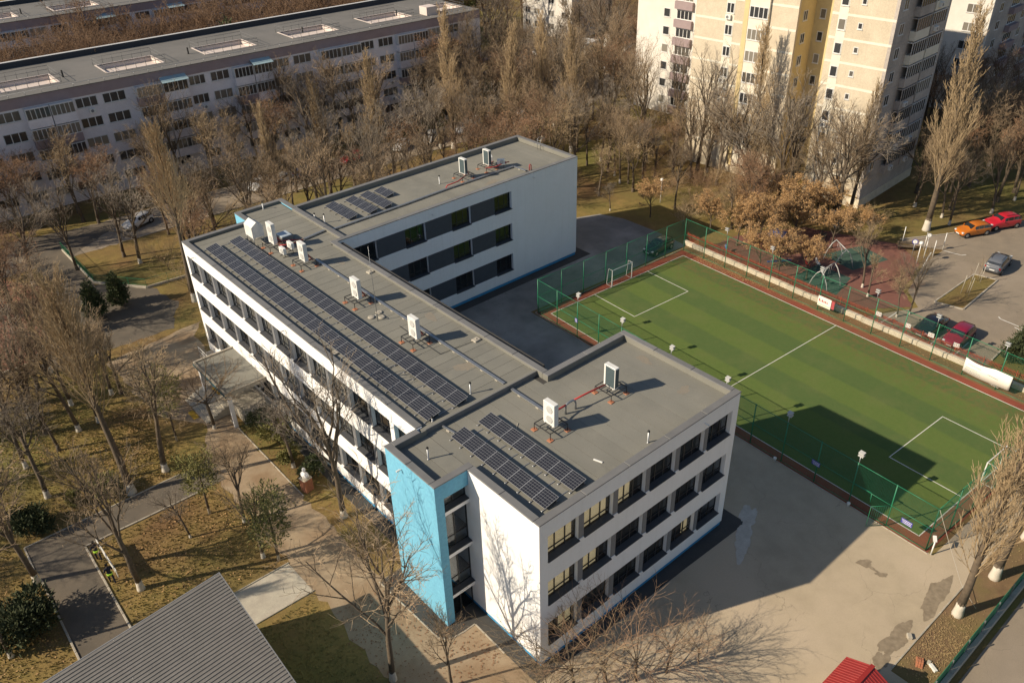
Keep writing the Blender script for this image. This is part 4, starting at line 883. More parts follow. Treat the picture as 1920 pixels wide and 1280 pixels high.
def floodlight(s_, t_, label, flip):
    p = F(s_, t_); o = thing('floodlight', label, 'floodlight', p, FA+(math.pi if flip else 0), 'floodlights round the pitch')
    link('pole', _fpole, o)
    for z in (4.55, 4.78):
        h = link('lamp_head', _fl, o, (.08,0,z)); link('lens', _fglass, h)
OR = ['nearest the far wing','second from the far wing','third from the far wing','fourth from the far wing','fifth from the far wing','last towards the plaza']
for i, t_ in enumerate((5.1,11.15,17.2,23.3,29.35,35.45)):
    floodlight(-.92, t_, 'twin floodlight on the school side of the pitch fence, '+OR[i], False); floodlight(21.3, t_-.2, 'twin floodlight on the car park side of the pitch fence, '+OR[i], True)
def goal(t_, back, label):
    o = thing('goal', label, 'goal', F(10.2, t_), FA); b = MB(); d = -back*.85
    w2 = 1.5
    b.box(-w2-.04,-.04,0,-w2+.04,.04,2.04); b.box(w2-.04,-.04,0,w2+.04,.04,2.04); b.box(-w2+.04,-.037,1.96,w2-.04,.037,2.035); f = b.build('frame', M['white_metal'], o)
    b = MB()
    for x in (-w2, w2): b.tube([(x,0,2.0),(x,d*.7,2.0),(x,d,.04),(x,0,.04)], .025, 6)
    b.tube([(-w2,d,.04),(w2,d,.04)], .025, 6); b.build('stay', M['white_metal'], o)
    b = MB(); n = 24
    for i in range(n+1): x = -w2+3*i/n; b.tube([(x,0,2.0),(x,d*.7,1.98),(x,d,.05)], .006, 3, 0, False, False)
    for z in [.1*i for i in range(1, 20)]:
        y = d*(.7+.3*(2-z)/2); b.tube([(-w2,y,z),(w2,y,z)], .006, 3, 0, False, False)
        for x in (-w2, w2): b.tube([(x,0,z),(x,y,z)], .006, 3, 0, False, False)
    b.build('net', M['green_wire'], o)
goal(.0, -1, 'small white football goal at the far end of the pitch'); goal(40.5, 1, 'small white football goal behind the leaning poplars')
M['sign_blue'] = mat('blue_sign', (.06,.06,.32), None, 4, .5); M['sign_text'] = mat('white_lettering', (.75,.74,.85), None, 4, .5); M['scrawl'] = mat('faded_lettering', (.42,.43,.40), None, 4, .7); M['cloth'] = mat('white_banner', (.82,.80,.72), (.78,.76,.68), 1.5, .8); M['red_ink'] = mat('red_print', (.45,.08,.09), None, 4, .6)
def board(t_, z, w_, h, label):
    o = thing('notice_board', label, 'sign', F(-1.0, t_), FA, 'blue notices on the pitch fence'); b = MB().box(-.02,-w_/2,z-h/2,.02,w_/2,z+h/2); bb = b.build('panel', M['sign_blue'], o)
    b = MB(); r = random.Random(int(t_))
    for i in range(3):
        zz = z+h/2-h*(.2+.3*i); y = w_*.44-(.06*i*w_)
        while y > -w_*.42:
            l = r.uniform(.05,.12); b.box(-.024,max(y-l,-w_*.44),zz-.03,-.021,y,zz+.03); y -= l+.03
    b.build('lettering', M['sign_text'], o)
board(39.8,1.42,.82,.42,'blue notice with white lines of text near the open gate'); board(32.3,1.85,.7,.4,'blue notice with white text in the shadow of the school'); board(5.0,1.9,.35,.45,'small blue notice on the fence post before the courtyard')
# long white banner, sagging, on the far fence
o = thing('banner', 'long sagging white banner with faded handwriting on the far pitch fence', 'banner', F(21.22, 32.4), FA); b = MB(); n = 24; vs_ = []
for i in range(n+1):
    u = i/n; y = -4.1*u; sag = .20*math.sin(math.pi*min(1, u/.62))*(u < .62); zt = 1.98-sag; zb = .56-.12*math.sin(math.pi*u); xo = -.04-.02*math.sin(7*u)
    vs_ += [(xo,y,zb),(xo-.015*math.sin(9*u),y,(zb+zt)/2),(xo+.01,y,zt)]
b.add(vs_, [f for i in range(n) for f in ((i*3,i*3+1,i*3+4,i*3+3),(i*3+1,i*3+2,i*3+5,i*3+4))], 0, True); bn = b.build('cloth', M['cloth'], o)
sd = bn.modifiers.new('thick', 'SOLIDIFY'); sd.thickness = .012; sd.offset = 0
b = MB(); r = random.Random(4)
for zc, u0, u1 in ((1.5,.08,.34),(1.12,.06,.30),(.92,.04,.36),(.76,.16,.38),(1.35,.52,.72),(.62,.62,.8)):
    u = u0
    while u < u1:
        l = r.uniform(.012,.03); xo = -.10; b.box(xo,-4.1*(u+l),zc-.03-r.uniform(0,.02)-.25*u,xo+.012,-4.1*u,zc+.02-.25*u); u += l+.012
b.build('handwriting', M['scrawl'], o)
o = thing('banner', 'small white printed poster with red marks tied to the far fence', 'banner', F(21.22,17.15), FA); MB().box(-.02,-1.5,.66,.0,0,1.75).build('panel', M['cloth'], o)
b = MB(); r = random.Random(2); y = -.1
while y > -1.15: l = r.uniform(.07,.14); b.box(-.026,y-l,1.15,-.021,y,1.15+r.uniform(.14,.3)); y -= l+.07
b.build('lettering', M['red_ink'], o); MB().box(-.026,-1.45,.72,-.021,-.05,.92).build('green_strip', mat('pale_green_print', (.55,.68,.5), None, 3, .7), o)
o = thing('banner', 'dark red cloth hanging on the fence beside the printed poster', 'banner', F(21.24,18.7), FA); MB().box(-.015,-.32,.8,.0,0,1.7).build('cloth', M['red_ink'], o)
# white low wall in blocks, red picket fence behind it
wall = thing('low_wall', 'low whitewashed block wall between the pitch and the car park', 'wall', (51.95,31.2,0), math.atan2(-44,-1.75))
LW = math.hypot(44, 1.75); nb = 15; bm_ = MB().bbox(.012,-.22,-.05,LW/nb-.012,.22,.5,.04).mesh('block', M['white_stone']); rr = random.Random(9)
for i in range(nb):
    link('block', bm_, wall, (i*LW/nb, rr.uniform(-.03,.03), rr.uniform(-.03,.02)), rr.uniform(-.008,.008))
pk = thing('picket_fence', 'red iron picket fence along the playground and car park edge', 'fence', (52.55,31.2,0), math.atan2(-44,-1.75))
pb_ = MB()
for z in (.25, 1.05): pb_.box(.03,-.02,z-.02,2.9,.02,z+.02)
for i in range(1, 24): pb_.box(i*.12,-.013,.12,i*.12+.028,.013,1.25)
pm_ = pb_.mesh('picket_panel', M['red_metal']); pp_ = MB().box(-.03,-.03,0,.03,.03,1.32).mesh('post', M['red_metal'])
for i in range(15):
    link('post', pp_, pk, (i*2.93,0,0)); stuff(link('picket_panel', pm_, pk, (i*2.93,0,0)))
link('post', pp_, pk, (15*2.93,0,0))
for i, (y, nm) in enumerate(((6.4,'the empty bay'),(3.4,'the black car'),(1.1,'the gap between both cars'),(-1.3,'the red parked car'))):
    o = thing('bay_sign', 'white numbered bay sign on the red fence before '+nm, 'sign', (51.25-(3-i)*-.02,y,0), R(2), 'numbered bay signs'); MB().box(-.012,-.28,1.05,.012,.28,1.5).build('panel', M['white_metal'], o)
    b = MB()
    for k in range(3): b.box(-.018,.16-k*.16-.03,1.12,-.0125,.16-k*.16,1.43)
    b.build('numeral', M['red_ink'], o); MB().box(-.015,-.02,0,.014,.02,1.05).build('post', M['red_metal'], o)
# green boundary wall at the lower right
gw = thing('boundary_wall', 'green panel fence on pale concrete footing beside the leaning poplars', 'fence', (13.5,-16.85,0))
for i in range(22):
    x = i*2.1; MB().bbox(x+.01,-.18,0,x+2.09,.12,.42,.02).build('footing_block', M['concrete'], gw); MB().box(x+.05,.14,.1,x+2.05,.17,1.35).build('panel', M['green_metal'], gw); MB().box(x-.03,.06,0,x+.03,.135,1.45).build('post', M['galv'], gw)
# pale cable, brick pile, little things near the poplars
o = thing('guy_cable', 'pale guy cable from the pitch fence corner down towards the poplar', 'cable', F(-.92,41.5)); MB().tube([(0,0,FH),(-.9,-1.6,2.2),(-1.9,-3.2,.7),(-2.6,-4.6,.15)], .018, 5).build('cable', M['stone_c'] if 'stone_c' in M else M['concrete'], o)
o = thing('corner_lamp', 'short white post with tilted lamp at the corner of the pitch fence', 'lamp', (26.15,-11.55,0)); MB().tube([(0,0,0),(0,0,1.25)], .05, 8).build('post', M['white_metal'], o); MB().obox((0,0,1.2), (.7,.5,.35), .45, .22, .14).build('lamp_head', M['white_metal'], o)
for i, (t_, nm) in enumerate(((35.6,'near the open gate'),(29.0,'beside the corner of the school'))):
    o = thing('ground_spot', 'small white ground spotlight along the pitch kerb '+nm, 'lamp', F(-1.25,t_)); MB().lathe([(.09,0),(.09,.22),(.13,.26),(.13,.38),(.05,.42)], 10).build('housing', M['white_metal'], o)
def brick_stack(x, y, label):
    o = thing('brick_pile', label, 'bricks', (x,y,0), .4); bm = MB().bbox(0,0,0,.25,.12,.08,.008).mesh('brick', M['terracotta']); r = random.Random(1)
    for k in range(3):
        for i in range(3-k):
            for j in range(3): link('brick', bm, o, (i*.27+k*.12+r.uniform(-.02,.02), j*.14, k*.085), r.uniform(-.08,.08))
brick_stack(17.0,-15.55, 'small pile of red bricks on the earth bank behind the kiosk')
tag(MB().bbox(-.28,-.11,0,.28,.11,.16,.01).build('white_block', M['white_metal'], None, (17.5,-15.95,0), 1.1), 'long white block lying on the earth bank by the brick pile', 'block')
tag(MB().bbox(-.15,-.1,0,.15,.1,.12,.01).build('paving_block', M['concrete'], None, (17.7,-15.6,0), .2), 'grey paving block beside the white block', 'block'); tag(MB().bbox(-.2,-.14,0,.2,.14,.2,.02).build('stone_block', M['concrete'], None, (18.6,-13.9,0), .7), 'pale stone block on the stained edge of the plaza', 'block')

# ---------------------------------------------------------------- cars
def car_paint(name, c, rough=.28):
    m, t, p = nodes(name); p.inputs['Base Color'].default_value = (*c, 1); p.inputs['Roughness'].default_value = rough; p.inputs['Coat Weight'].default_value = .6; p.inputs['Coat Roughness'].default_value = .08; return m
M['tyre'] = mat('tyre', (.018,.018,.018), None, 5, .9); M['rim'] = mat('alloy_rim', (.38,.38,.38), None, 5, .35, metal=.6); M['lampw'] = mat('headlamp', (.70,.72,.72), None, 5, .1); M['lampr'] = mat('tail_lamp', (.30,.012,.012), None, 5, .15); M['plate'] = mat('number_plate', (.75,.75,.72), None, 5, .5)
_wheel = None
def wheel_meshes():
    global _wheel
    if _wheel: return _wheel
    def ly(prof, m):
        b = MB().lathe(prof, 18); b.v = [(x, z, y) for x, y, z in b.v]; b.f = [f[::-1] for f in b.f]; return b.mesh(*m)
    _wheel = (ly([(.20,-.10),(.30,-.105),(.325,-.08),(.33,0),(.325,.08),(.30,.105),(.20,.10)], ('tyre', M['tyre'])), ly([(.03,-.112),(.12,-.108),(.205,-.10),(.205,.10),(.12,.108),(.03,.112)], ('rim', M['rim']))); return _wheel
CARS = {  # stations: x, half width, sill, belt, roof, roof half width
 'hatch': [(-2.02,.62,.42,.62,.66,.50),(-1.96,.76,.26,.86,.95,.60),(-1.80,.83,.22,.93,1.22,.60),(-1.45,.87,.20,.94,1.44,.60),(-.75,.88,.20,.93,1.50,.62),(-.05,.88,.20,.92,1.49,.62),(.42,.88,.20,.91,1.40,.60),(.98,.87,.20,.93,.97,.66),(1.35,.86,.20,.88,.91,.64),(1.80,.80,.22,.76,.79,.58),(2.0,.66,.30,.62,.64,.46),(2.06,.50,.38,.52,.54,.38)],
 'sedan': [(-2.25,.60,.42,.66,.70,.50),(-2.18,.76,.28,.84,.90,.62),(-1.75,.84,.22,.93,.98,.64),(-1.30,.86,.20,.94,1.16,.60),(-.75,.87,.20,.93,1.42,.58),(-.05,.88,.20,.92,1.45,.60),(.45,.88,.20,.91,1.36,.58),(1.02,.87,.20,.92,.96,.66),(1.45,.86,.20,.87,.90,.64),(1.95,.80,.22,.76,.79,.58),(2.2,.64,.30,.62,.64,.46),(2.26,.48,.38,.52,.54,.38)],
 'suv': [(-2.22,.66,.50,.74,.80,.56),(-2.16,.80,.34,1.00,1.12,.66),(-2.02,.88,.28,1.07,1.40,.66),(-1.65,.91,.26,1.08,1.62,.66),(-.85,.92,.26,1.07,1.67,.68),(-.1,.92,.26,1.06,1.66,.68),(.38,.92,.26,1.05,1.56,.65),(.92,.91,.26,1.08,1.14,.72),(1.40,.90,.26,1.04,1.08,.70),(1.92,.85,.28,.93,.97,.62),(2.18,.70,.38,.74,.77,.50),(2.24,.54,.46,.62,.65,.42)]}
def car(kind, paint, x, y, rz, label, group=None):
    t = thing('parked_car', label, 'car', (x, y, 0.02), rz, group); S = CARS[kind]; rows = []
    for (sx_, w_, zl, zb, zr_, wr) in S:
        rows.append([(sx_,0,zl),(sx_,w_*.86,zl),(sx_,w_*.98,zl+.12),(sx_,w_,zl+.5*(zb-zl)),(sx_,w_*.97,zb-.03),(sx_,w_*.93,zb),(sx_,wr+.04,zr_-.05),(sx_,wr*.85,zr_-.005),(sx_,0,zr_+.02)])
    b = MB(); n = len(rows); k = 9; ring = 2*k-2
    for r in rows:
        b.v += r + [(p[0],-p[1],p[2]) for p in r[-2:0:-1]]
    for i in range(n-1):
        for j in range(ring): j2 = (j+1) % ring; b.f.append((i*ring+j, i*ring+j2, (i+1)*ring+j2, (i+1)*ring+j)); b.m.append(0); b.sm.append(True)
    b.f += [tuple(range(ring)), tuple((n-1)*ring+j for j in range(ring-1,-1,-1))]; b.m += [0,0]; b.sm += [False,False]
    body = b.build('body', paint, t); bv = body.modifiers.new('sub', 'SUBSURF'); bv.levels = 1; bv.render_levels = 1
    cab = [i for i in range(n) if S[i][4]-S[i][3] > .2]; a, z_ = cab[0], cab[-1]
    def lerp(p, q, f): return tuple(p[i]+(q[i]-p[i])*f for i in range(3))
    def glassq(name, quads, off):
        g = MB()
        for q in quads: g.add([tuple(c+o_ for c, o_ in zip(p, off)) for p in q], [(0,1,2,3)])
        g.build(name, M['glass_dark'], t)
    for sg in (1, -1):
        qs = []
        for i in range(a, z_):
            p0, p1, q1, q0 = rows[i][5], rows[i+1][5], rows[i+1][6], rows[i][6]
            f0, f1 = .10, .80; L0 = lerp(p0,p1,.06); L1 = lerp(p0,p1,.94); U0 = lerp(q0,q1,.06); U1 = lerp(q0,q1,.94)
            qq = [lerp(L0,U0,f0), lerp(L1,U1,f0), lerp(L1,U1,f1), lerp(L0,U0,f1)]; qq = [(p[0], sg*(p[1]+.012), p[2]+.004) for p in qq]; qs.append(qq if sg < 0 else qq[::-1])
        for q in qs: glassq('side_window', [q], (0,0,0))
        MB().bbox(.45,sg*.98-.10*(sg>0)-.0,.93 if kind != 'suv' else 1.08,.6,sg*.98+.10*(sg<0),1.06 if kind != 'suv' else 1.22,.02).build('mirror', paint, t)
        w_ = S[-3][1]; MB().bbox(S[-3][0]-.05,sg*(w_-.20)-.13,S[-3][3]-.17,S[-3][0]+.17,sg*(w_-.20)+.13,S[-3][3]-.03,.02).build('headlight', M['lampw'], t)
        w_ = S[1][1]; MB().bbox(S[1][0]-.035,sg*(w_-.10)-.11,S[1][3]-.24,S[1][0]+.1,sg*(w_-.10)+.11,S[1][3]-.03,.02).build('tail_light', M['lampr'], t)
    def cross(name, i, j, f0, f1, up):
        A, B = rows[i], rows[j]; q = []
        for f, sg in ((f0,1),(f0,-1),(f1,-1),(f1,1)):
            p = lerp(A[7], B[7], f); e = lerp(A[6], B[6], f); q.append((p[0], sg*(e[1]-.07), p[2]+up))
        glassq(name, [q], (0,0,0))
    cross('windshield', z_, z_+1, .04, .86, .03); cross('rear_window', a, a-1, -.15 if kind != 'sedan' else -.3, .72, .03)
    zl = S[-2][2]; MB().box(S[-1][0]-.02,-.26,zl+.10,S[-1][0]+.035,.26,zl+.21).build('number_plate', M['plate'], t); MB().box(S[0][0]-.03,-.26,.56,S[0][0]+.02,.26,.67).build('number_plate', M['plate'], t)
    MB().box(S[-1][0]-.06,-.45,zl+.0,S[-1][0]+.028,.45,zl+.09).build('grille', M['rubber'], t)
    MB().box(S[2][0],-.80,.16,S[-3][0],.80,.30).build('underbody', M['rubber'], t)
    ty, ri = wheel_meshes(); W0 = S[4][1]
    for wx in (S[3][0]+.12, S[-4][0]+.02):
        for sg in (1, -1):
            arch = MB().tube([(wx,sg*(W0-.22),.33),(wx,sg*(W0+.006),.33)], .385, 16); arch.build('wheel_arch', M['rubber'], t)
            o = link('wheel', None, t, (wx, sg*(W0-.085), .33)); link('tyre', ty, o); link('rim', ri, o)
    if kind == 'suv':
        for sg in (1,-1): MB().box(-1.6,sg*.58-.02,1.69,.1,sg*.58+.02,1.73).build('roof_rail', M['black_steel'], t)
    return t
PT = {'orange': car_paint('orange_paint', (.50,.145,.012)), 'red': car_paint('red_paint', (.50,.015,.03)), 'grey': car_paint('grey_paint', (.13,.14,.16)), 'black': car_paint('black_paint', (.012,.014,.022)), 'wine': car_paint('wine_paint', (.22,.012,.035)), 'white': car_paint('white_paint_car', (.70,.69,.66)), 'silver': car_paint('silver_paint', (.42,.41,.39)), 'blue': car_paint('dark_blue_paint', (.03,.05,.12))}
car('hatch', PT['orange'], 78.35,9.2, R(154), 'orange hatchback parked at the kerb in front of the bright red car')
car('suv', PT['red'], 82.7,7.75, R(154), 'bright red crossover parked right behind the orange hatchback')
car('suv', PT['grey'], 71.9,3.5, R(6), 'grey crossover stopped at the end of the planting island')
car('sedan', PT['black'], 54.1,2.35, R(178), 'black saloon parked nose to the red fence')
car('hatch', PT['wine'], 54.2,-.35, R(180), 'wine red hatchback parked nose to the fence beside the black saloon')
car('hatch', PT['black'], 48.3,32.1, R(182), 'black hatchback in the shaded courtyard behind the far goal')
for kind, c, x, y, a, lab in (('hatch','white',5.8,83.2,200,'white hatchback on the back street behind the far left corner of the school'),('hatch','white',23.1,83.7,215,'white hatchback, left of the pair glimpsed through trees before the long block'),('sedan','white',26.8,83.2,20,'white saloon, right of the pair glimpsed through trees before the long block'),('suv','blue',30.3,82.6,10,'dark blue car beside the white pair before the long block'),
    ('hatch','red',38.1,83.3,190,'red hatchback behind bare trees on the back street'),('sedan','white',46.7,82.8,215,'white saloon at the left end of the row behind the far wing'),('suv','silver',51.5,81.6,215,'silver off-roader in the row behind the far wing'),('sedan','white',58.6,82.0,205,'white saloon right of the silver off-roader'),('hatch','silver',62.1,83.0,205,'silver hatchback close behind the white saloon on the back street'),('hatch','white',65.2,83.6,205,'white hatchback half hidden at the right end of the back street row'),('sedan','white',71.8,82.2,200,'lone white saloon under trees beyond the far wing'),
    ('suv','blue',88.8,111.5,150,'dark car parked by the end of the long block'),('suv','white',101.5,89.5,150,'white van like car between the trees near the white tower'),('sedan','white',100.5,110.0,30,'white saloon far back between bare trees'),('hatch','silver',82.5,104.0,110,'silver hatchback at the foot of the end of the long block')):
    car(kind, PT[c], x, y, R(a), lab, 'cars parked on the back street')

# ---------------------------------------------------------------- playground and street furniture
def swing(x, y, rz, label):
    o = thing('swing_frame', label, 'swing', (x,y,0), rz); b = MB()
    for e in (-1.3, 1.3):
        for sg in (1,-1): b.tube([(e,sg*1.15,0),(e,sg*.85,1.1),(e,sg*.42,1.95),(e,0,2.35)], .05, 8)
    b.tube([(-1.3,0,2.35),(1.3,0,2.35)], .05, 8); b.build('frame', M['grille'], o)
    for e in (-.6,.6):
        b = MB(); b.tube([(e-.2,0,2.35),(e-.2,.05,.5)], .012, 4); b.tube([(e+.2,0,2.35),(e+.2,.05,.5)], .012, 4); b.build('chain', M['galv'], o); MB().bbox(e-.22,-.08,.46,e+.22,.18,.5,.01).build('seat', M['rubber'], o)
swing(54.6,14.2, R(0), 'white arched swing frame nearest the red fence'); swing(60.3,16.0, R(55), 'white arched swing frame farther back on the green rubber')
M['toy_y'] = mat('yellow_plastic', (.62,.38,.02), None, 3, .4); M['toy_b'] = mat('blue_plastic', (.03,.09,.28), None, 3, .4); M['toy_r'] = mat('red_plastic', (.45,.05,.03), None, 3, .4)
o = thing('play_tower', 'yellow and red play tower with blue roof half hidden by brown leaves', 'play tower', (57.5,22.5,0), R(20))
for sx_ in (-.7,.7):
    for sy in (-.7,.7): MB().tube([(sx_,sy,0),(sx_,sy,2.5)], .06, 8).build('post', M['toy_r'], o)
MB().box(-.75,-.75,1.1,.75,.75,1.2).build('deck', M['toy_b'], o); MB().add([(-.95,-.95,2.4),(.95,-.95,2.4),(.95,.95,2.4),(-.95,.95,2.4),(0,0,3.1)],[(0,1,4),(1,2,4),(2,3,4),(3,0,4),(3,2,1,0)]).build('roof', M['toy_b'], o); MB().box(-.72,-.78,1.25,.72,-.74,1.9).build('panel', M['toy_y'], o)
MB().add([(.75,-.3,1.15),(2.4,-.3,.2),(2.4,.3,.2),(.75,.3,1.15),(.75,-.3,1.1),(2.4,-.3,.14),(2.4,.3,.14),(.75,.3,1.1)],[(0,1,2,3),(7,6,5,4),(0,4,5,1),(1,5,6,2),(2,6,7,3),(3,7,4,0)]).build('slide', M['toy_y'], o)
def rider(x, y, m, label):
    o = thing('spring_rider', label, 'spring rider', (x,y,0), 1.0); b = MB()
    b.tube([(.09*math.cos(k*.9),.09*math.sin(k*.9),.04+k*.02) for k in range(20)], .015, 5); b.build('spring', M['galv'], o); b = MB(); b.tube([(-.45,0,.55),(-.2,0,.5),(.15,0,.52),(.4,0,.75),(.45,0,.95)], [.10,.16,.16,.13,.08], 10); b.build('body', M[m], o); MB().tube([(.28,-.22,.85),(.28,.22,.85)], .02, 6).build('handle', M['white_metal'], o)
rider(57.0,17.9,'toy_r','red spring rider on the rubber surface behind the swing'); rider(58.0,17.2,'white_metal','white spring rider next to the red one'); rider(53.5,26.2,'toy_b','blue spring rider beside the red fence')
o = thing('seesaw', 'blue see-saw on the red rubber behind the leafy trees', 'see-saw', (55.2,20.3,0), R(-35)); MB().box(-1.4,-.12,.55,1.4,.12,.63).build('plank', M['toy_b'], o); MB().tube([(0,-.2,0),(0,0,.55),(0,.2,0)], .05, 8).build('support', M['toy_r'], o)
for e in (-1.2,1.2): MB().tube([(e*.8,-.18,.85),(e*.8,.18,.85)], .02, 6).tube([(e*.8,0,.62),(e*.8,0,.85)], .02, 6).build('handle', M['white_metal'], o)
def bench(x, y, rz, label):
    o = thing('bench', label, 'bench', (x,y,0), rz)
    for k in range(3): MB().box(-1.0,-.25+k*.17,.43,1.0,-.10+k*.17,.47).build('seat_slat', M['bark'], o)
    for k in range(2): MB().box(-1.0,.30,.56+k*.18,1.0,.34,.70+k*.18).build('back_slat', M['bark'], o)
    for e in (-.8,.8): MB().box(e-.03,-.25,0,e+.03,.30,.43).box(e-.03,.26,.43,e+.03,.30,.92).build('leg', M['black_steel'], o)
bench(69.0,12.5,R(-52),'dark slatted bench at the edge of the parking lot'); bench(64.5,20.5,R(20),'dark slatted bench at the back of the playground')
def dumpster(x, y, rz, label):
    o = thing('skip', label, 'skip', (x,y,0), rz); b = MB()
    b.add([(-1.1,-.55,.1),(1.1,-.55,.1),(1.1,.55,.1),(-1.1,.55,.1),(-1.25,-.7,1.1),(1.25,-.7,1.1),(1.25,.7,1.1),(-1.25,.7,1.1)],[(0,3,2,1),(0,1,5,4),(1,2,6,5),(2,3,7,6),(3,0,4,7)]).build('tub', M['rubber'], o)
    MB().box(-1.3,-.75,1.1,1.3,.75,1.16).build('lid', M['black_steel'], o)
WP = MB().tube([(0,0,0),(0,0,2.1)], .045, 8).lathe([(.05,0),(.03,.06)], 8, (0,0,2.1)).mesh('pole', M['white_metal'])
for (x, y), nm in zip(((70.2,13.6),(70.4,11.1),(71.9,9.6),(69.2,9.5),(68.4,10.1)), ('behind the bench','right of the bench','at the painted corner line','in front of the round sign','leftmost of the parking lot poles')):
    o = thing('marker_pole', 'white marker pole '+nm, 'pole', (x,y,0), 0, 'white poles by the parking lot'); link('pole', WP, o)
def sign(x, y, label, m, r=.33, h=2.3):
    o = thing('round_sign', label, 'sign', (x,y,0), R(200)); MB().tube([(0,0,0),(0,0,h)], .03, 8).build('post', M['galv'], o); b = MB().lathe([(r,-.01),(r,.01)], 24); b.v = [(z, x_, y_+h-.05) for x_, y_, z in b.v]; b.build('disc', M[m], o); b = MB().lathe([(r*.72,.011),(r*.72,.016)], 24); b.v = [(z, x_, y_+h-.05) for x_, y_, z in b.v]; b.build('face', M['white_metal'], o)
sign(67.0,10.9,'round white and blue traffic sign in front of the bench','sign_blue'); sign(69.7,10.6,'round dark sign on a thin post by the white poles','anthracite',.28)
def lamp(x, y, label, h=3.2):
    o = thing('street_lamp', label, 'street lamp', (x,y,0)); MB().tube([(0,0,0),(0,0,h-.3)], [.06,.045], 8).build('post', M['white_metal'], o); MB().lathe([(.08,0),(.2,.1),(.24,.25),(.2,.4),(.08,.48)], 14, (0,0,h-.3)).build('globe', M['white_metal'], o)
lamp(59.2,41.1,'white globe lamp beside the narrow path behind the courtyard'); lamp(66.5,10.0,'white globe lamp by the play surface edge',2.6)
stk = MB().tube([(0,0,0),(0,0,2.3)], .03, 6).mesh('stake', M['concrete'])
for x, y, nm in ((67.2,3.6,'at the wide end of the planting island'),(63.6,3.2,'in the middle of the planting island')):
    o = thing('tree_stakes', 'pale wooden sapling stakes '+nm, 'stakes', (x,y,0))
    for k in range(3): link('stake', stk, o, (.45*math.cos(k*2.1),.45*math.sin(k*2.1),0)).rotation_euler = (R(4),R(-3),0)
    b = MB(); b.tube([(0,0,0),(.05,0,1.6),(.1,.05,3.2)], [.03,.022,.01], 6)
    for k in range(7): a = k*2.4; b.tube([(.05,0,1.5+k*.2),(.05+.35*math.cos(a),.35*math.sin(a),2.0+k*.22)], [.012,.005], 4)
    b.build('sapling', M['twig'], o)
# small sheds and kerb fence behind
o = thing('garage', 'small white flat roofed garage between trees left of the white tower', 'garage', (117,102,0), R(20)); MB().box(-3,-2.5,0,3,2.5,2.6).build('wall', M['white_block'], o); MB().box(-3.2,-2.7,2.6,3.2,2.7,2.8).build('roof', M['pink_plaster'], o); MB().box(-3.04,-1.2,0,-3.002,1.2,2.1).build('door', M['grime'], o)
o = thing('garage', 'low white kiosk shed far back beside the road bend', 'garage', (108,103.5,0), R(10)); MB().box(-2.2,-1.6,0,2.2,1.6,2.3).build('wall', M['white_block'], o); MB().box(-2.4,-1.8,2.3,2.4,1.8,2.45).build('roof', M['white_frame'], o)
ln_ = thing('lawn_fence', 'green fence on a concrete edge round the lawn behind the school', 'fence', (-3.9,82.4,0)); 
P_ = [(-3.9,82.4),(-3.8,70.9),(.2,65.5),(5.0,65.0),(8.0,71)]
for p, q in zip(P_[:-1], P_[1:]):
    L = math.hypot(q[0]-p[0], q[1]-p[1]); a = math.atan2(q[1]-p[1], q[0]-p[0]); n = max(1, round(L/2))
    for i in range(n):
        lp = (p[0]+(q[0]-p[0])*i/n+3.9, p[1]+(q[1]-p[1])*i/n-82.4, 0); MB().bbox(.01,-.1,0,L/n-.01,.1,.25,.02).build('edge_stone', M['concrete'], ln_, lp, a)
        b = MB(); b.box(0,-.02,0,.04,.02,1.2)
        for z in (.4,1.15): b.box(.04,-.012,z-.015,L/n,.012,z+.015)
        for k in range(1, 14): b.box(k*L/n/14,-.006,.4,k*L/n/14+.012,.006,1.15)
        b.build('fence_bay', M['green_metal'], ln_, lp, a)
hd = None
# ---------------------------------------------------------------- trees
def rot_about(v, axis, a):
    return Matrix.Rotation(a, 3, axis) @ v
def grow(T, p, d, L, r, lvl, P, rng, tips):
    ns = P['seg'][lvl]; pts = [p.copy()]; rad = [r]; dd = d.copy(); dirs = [dd.copy()]; tp = P['taper'][lvl]
    for i in range(ns):
        w_ = P['wob'][lvl]; dd = (dd + Vector((rng.uniform(-w_,w_), rng.uniform(-w_,w_), rng.uniform(-w_,w_)+P['trop'][lvl]))).normalized()
        p = p + dd*(L/ns); pts.append(p.copy()); dirs.append(dd.copy()); rad.append(r*(1-(1-tp)*(i+1)/ns))
    b = T[0] if lvl < P['split'] else T[1]
    b.tube(pts, rad, P['sides'][lvl], 0, lvl == 0, lvl < P['split'])
    if lvl == len(P['n']): tips.append((pts, dirs)); return
    n = P['n'][lvl]; az = rng.uniform(0, 6.28); t0 = P['t0'][lvl]
    for k in range(n):
        t = t0 + (1-t0)*(k+rng.random()*.9)/n; f = t*ns; i = min(int(f), ns-1); f -= i
        q = pts[i].lerp(pts[i+1], f); dl = dirs[i+1]; az += 2.4+rng.uniform(-.5,.5)
        e = dl.orthogonal().normalized(); e = rot_about(e, dl, az); a = R(P['ang'][lvl])*rng.uniform(.65,1.3)*(1-P['acl'][lvl]*t)
        nd = (dl*math.cos(a)+e*math.sin(a)).normalized()
        rl = rad[i]+(rad[i+1]-rad[i])*f
        cl = P['len'][lvl]*L*rng.uniform(.7,1.2)*(1-P['ltap'][lvl]*(t-t0)/max(1e-3,1-t0))
        grow(T, q, nd, cl, max(P['minr'], min(rl*.85, r*P['rad'][lvl]*rng.uniform(.8,1.15))), lvl+1, P, rng, tips)
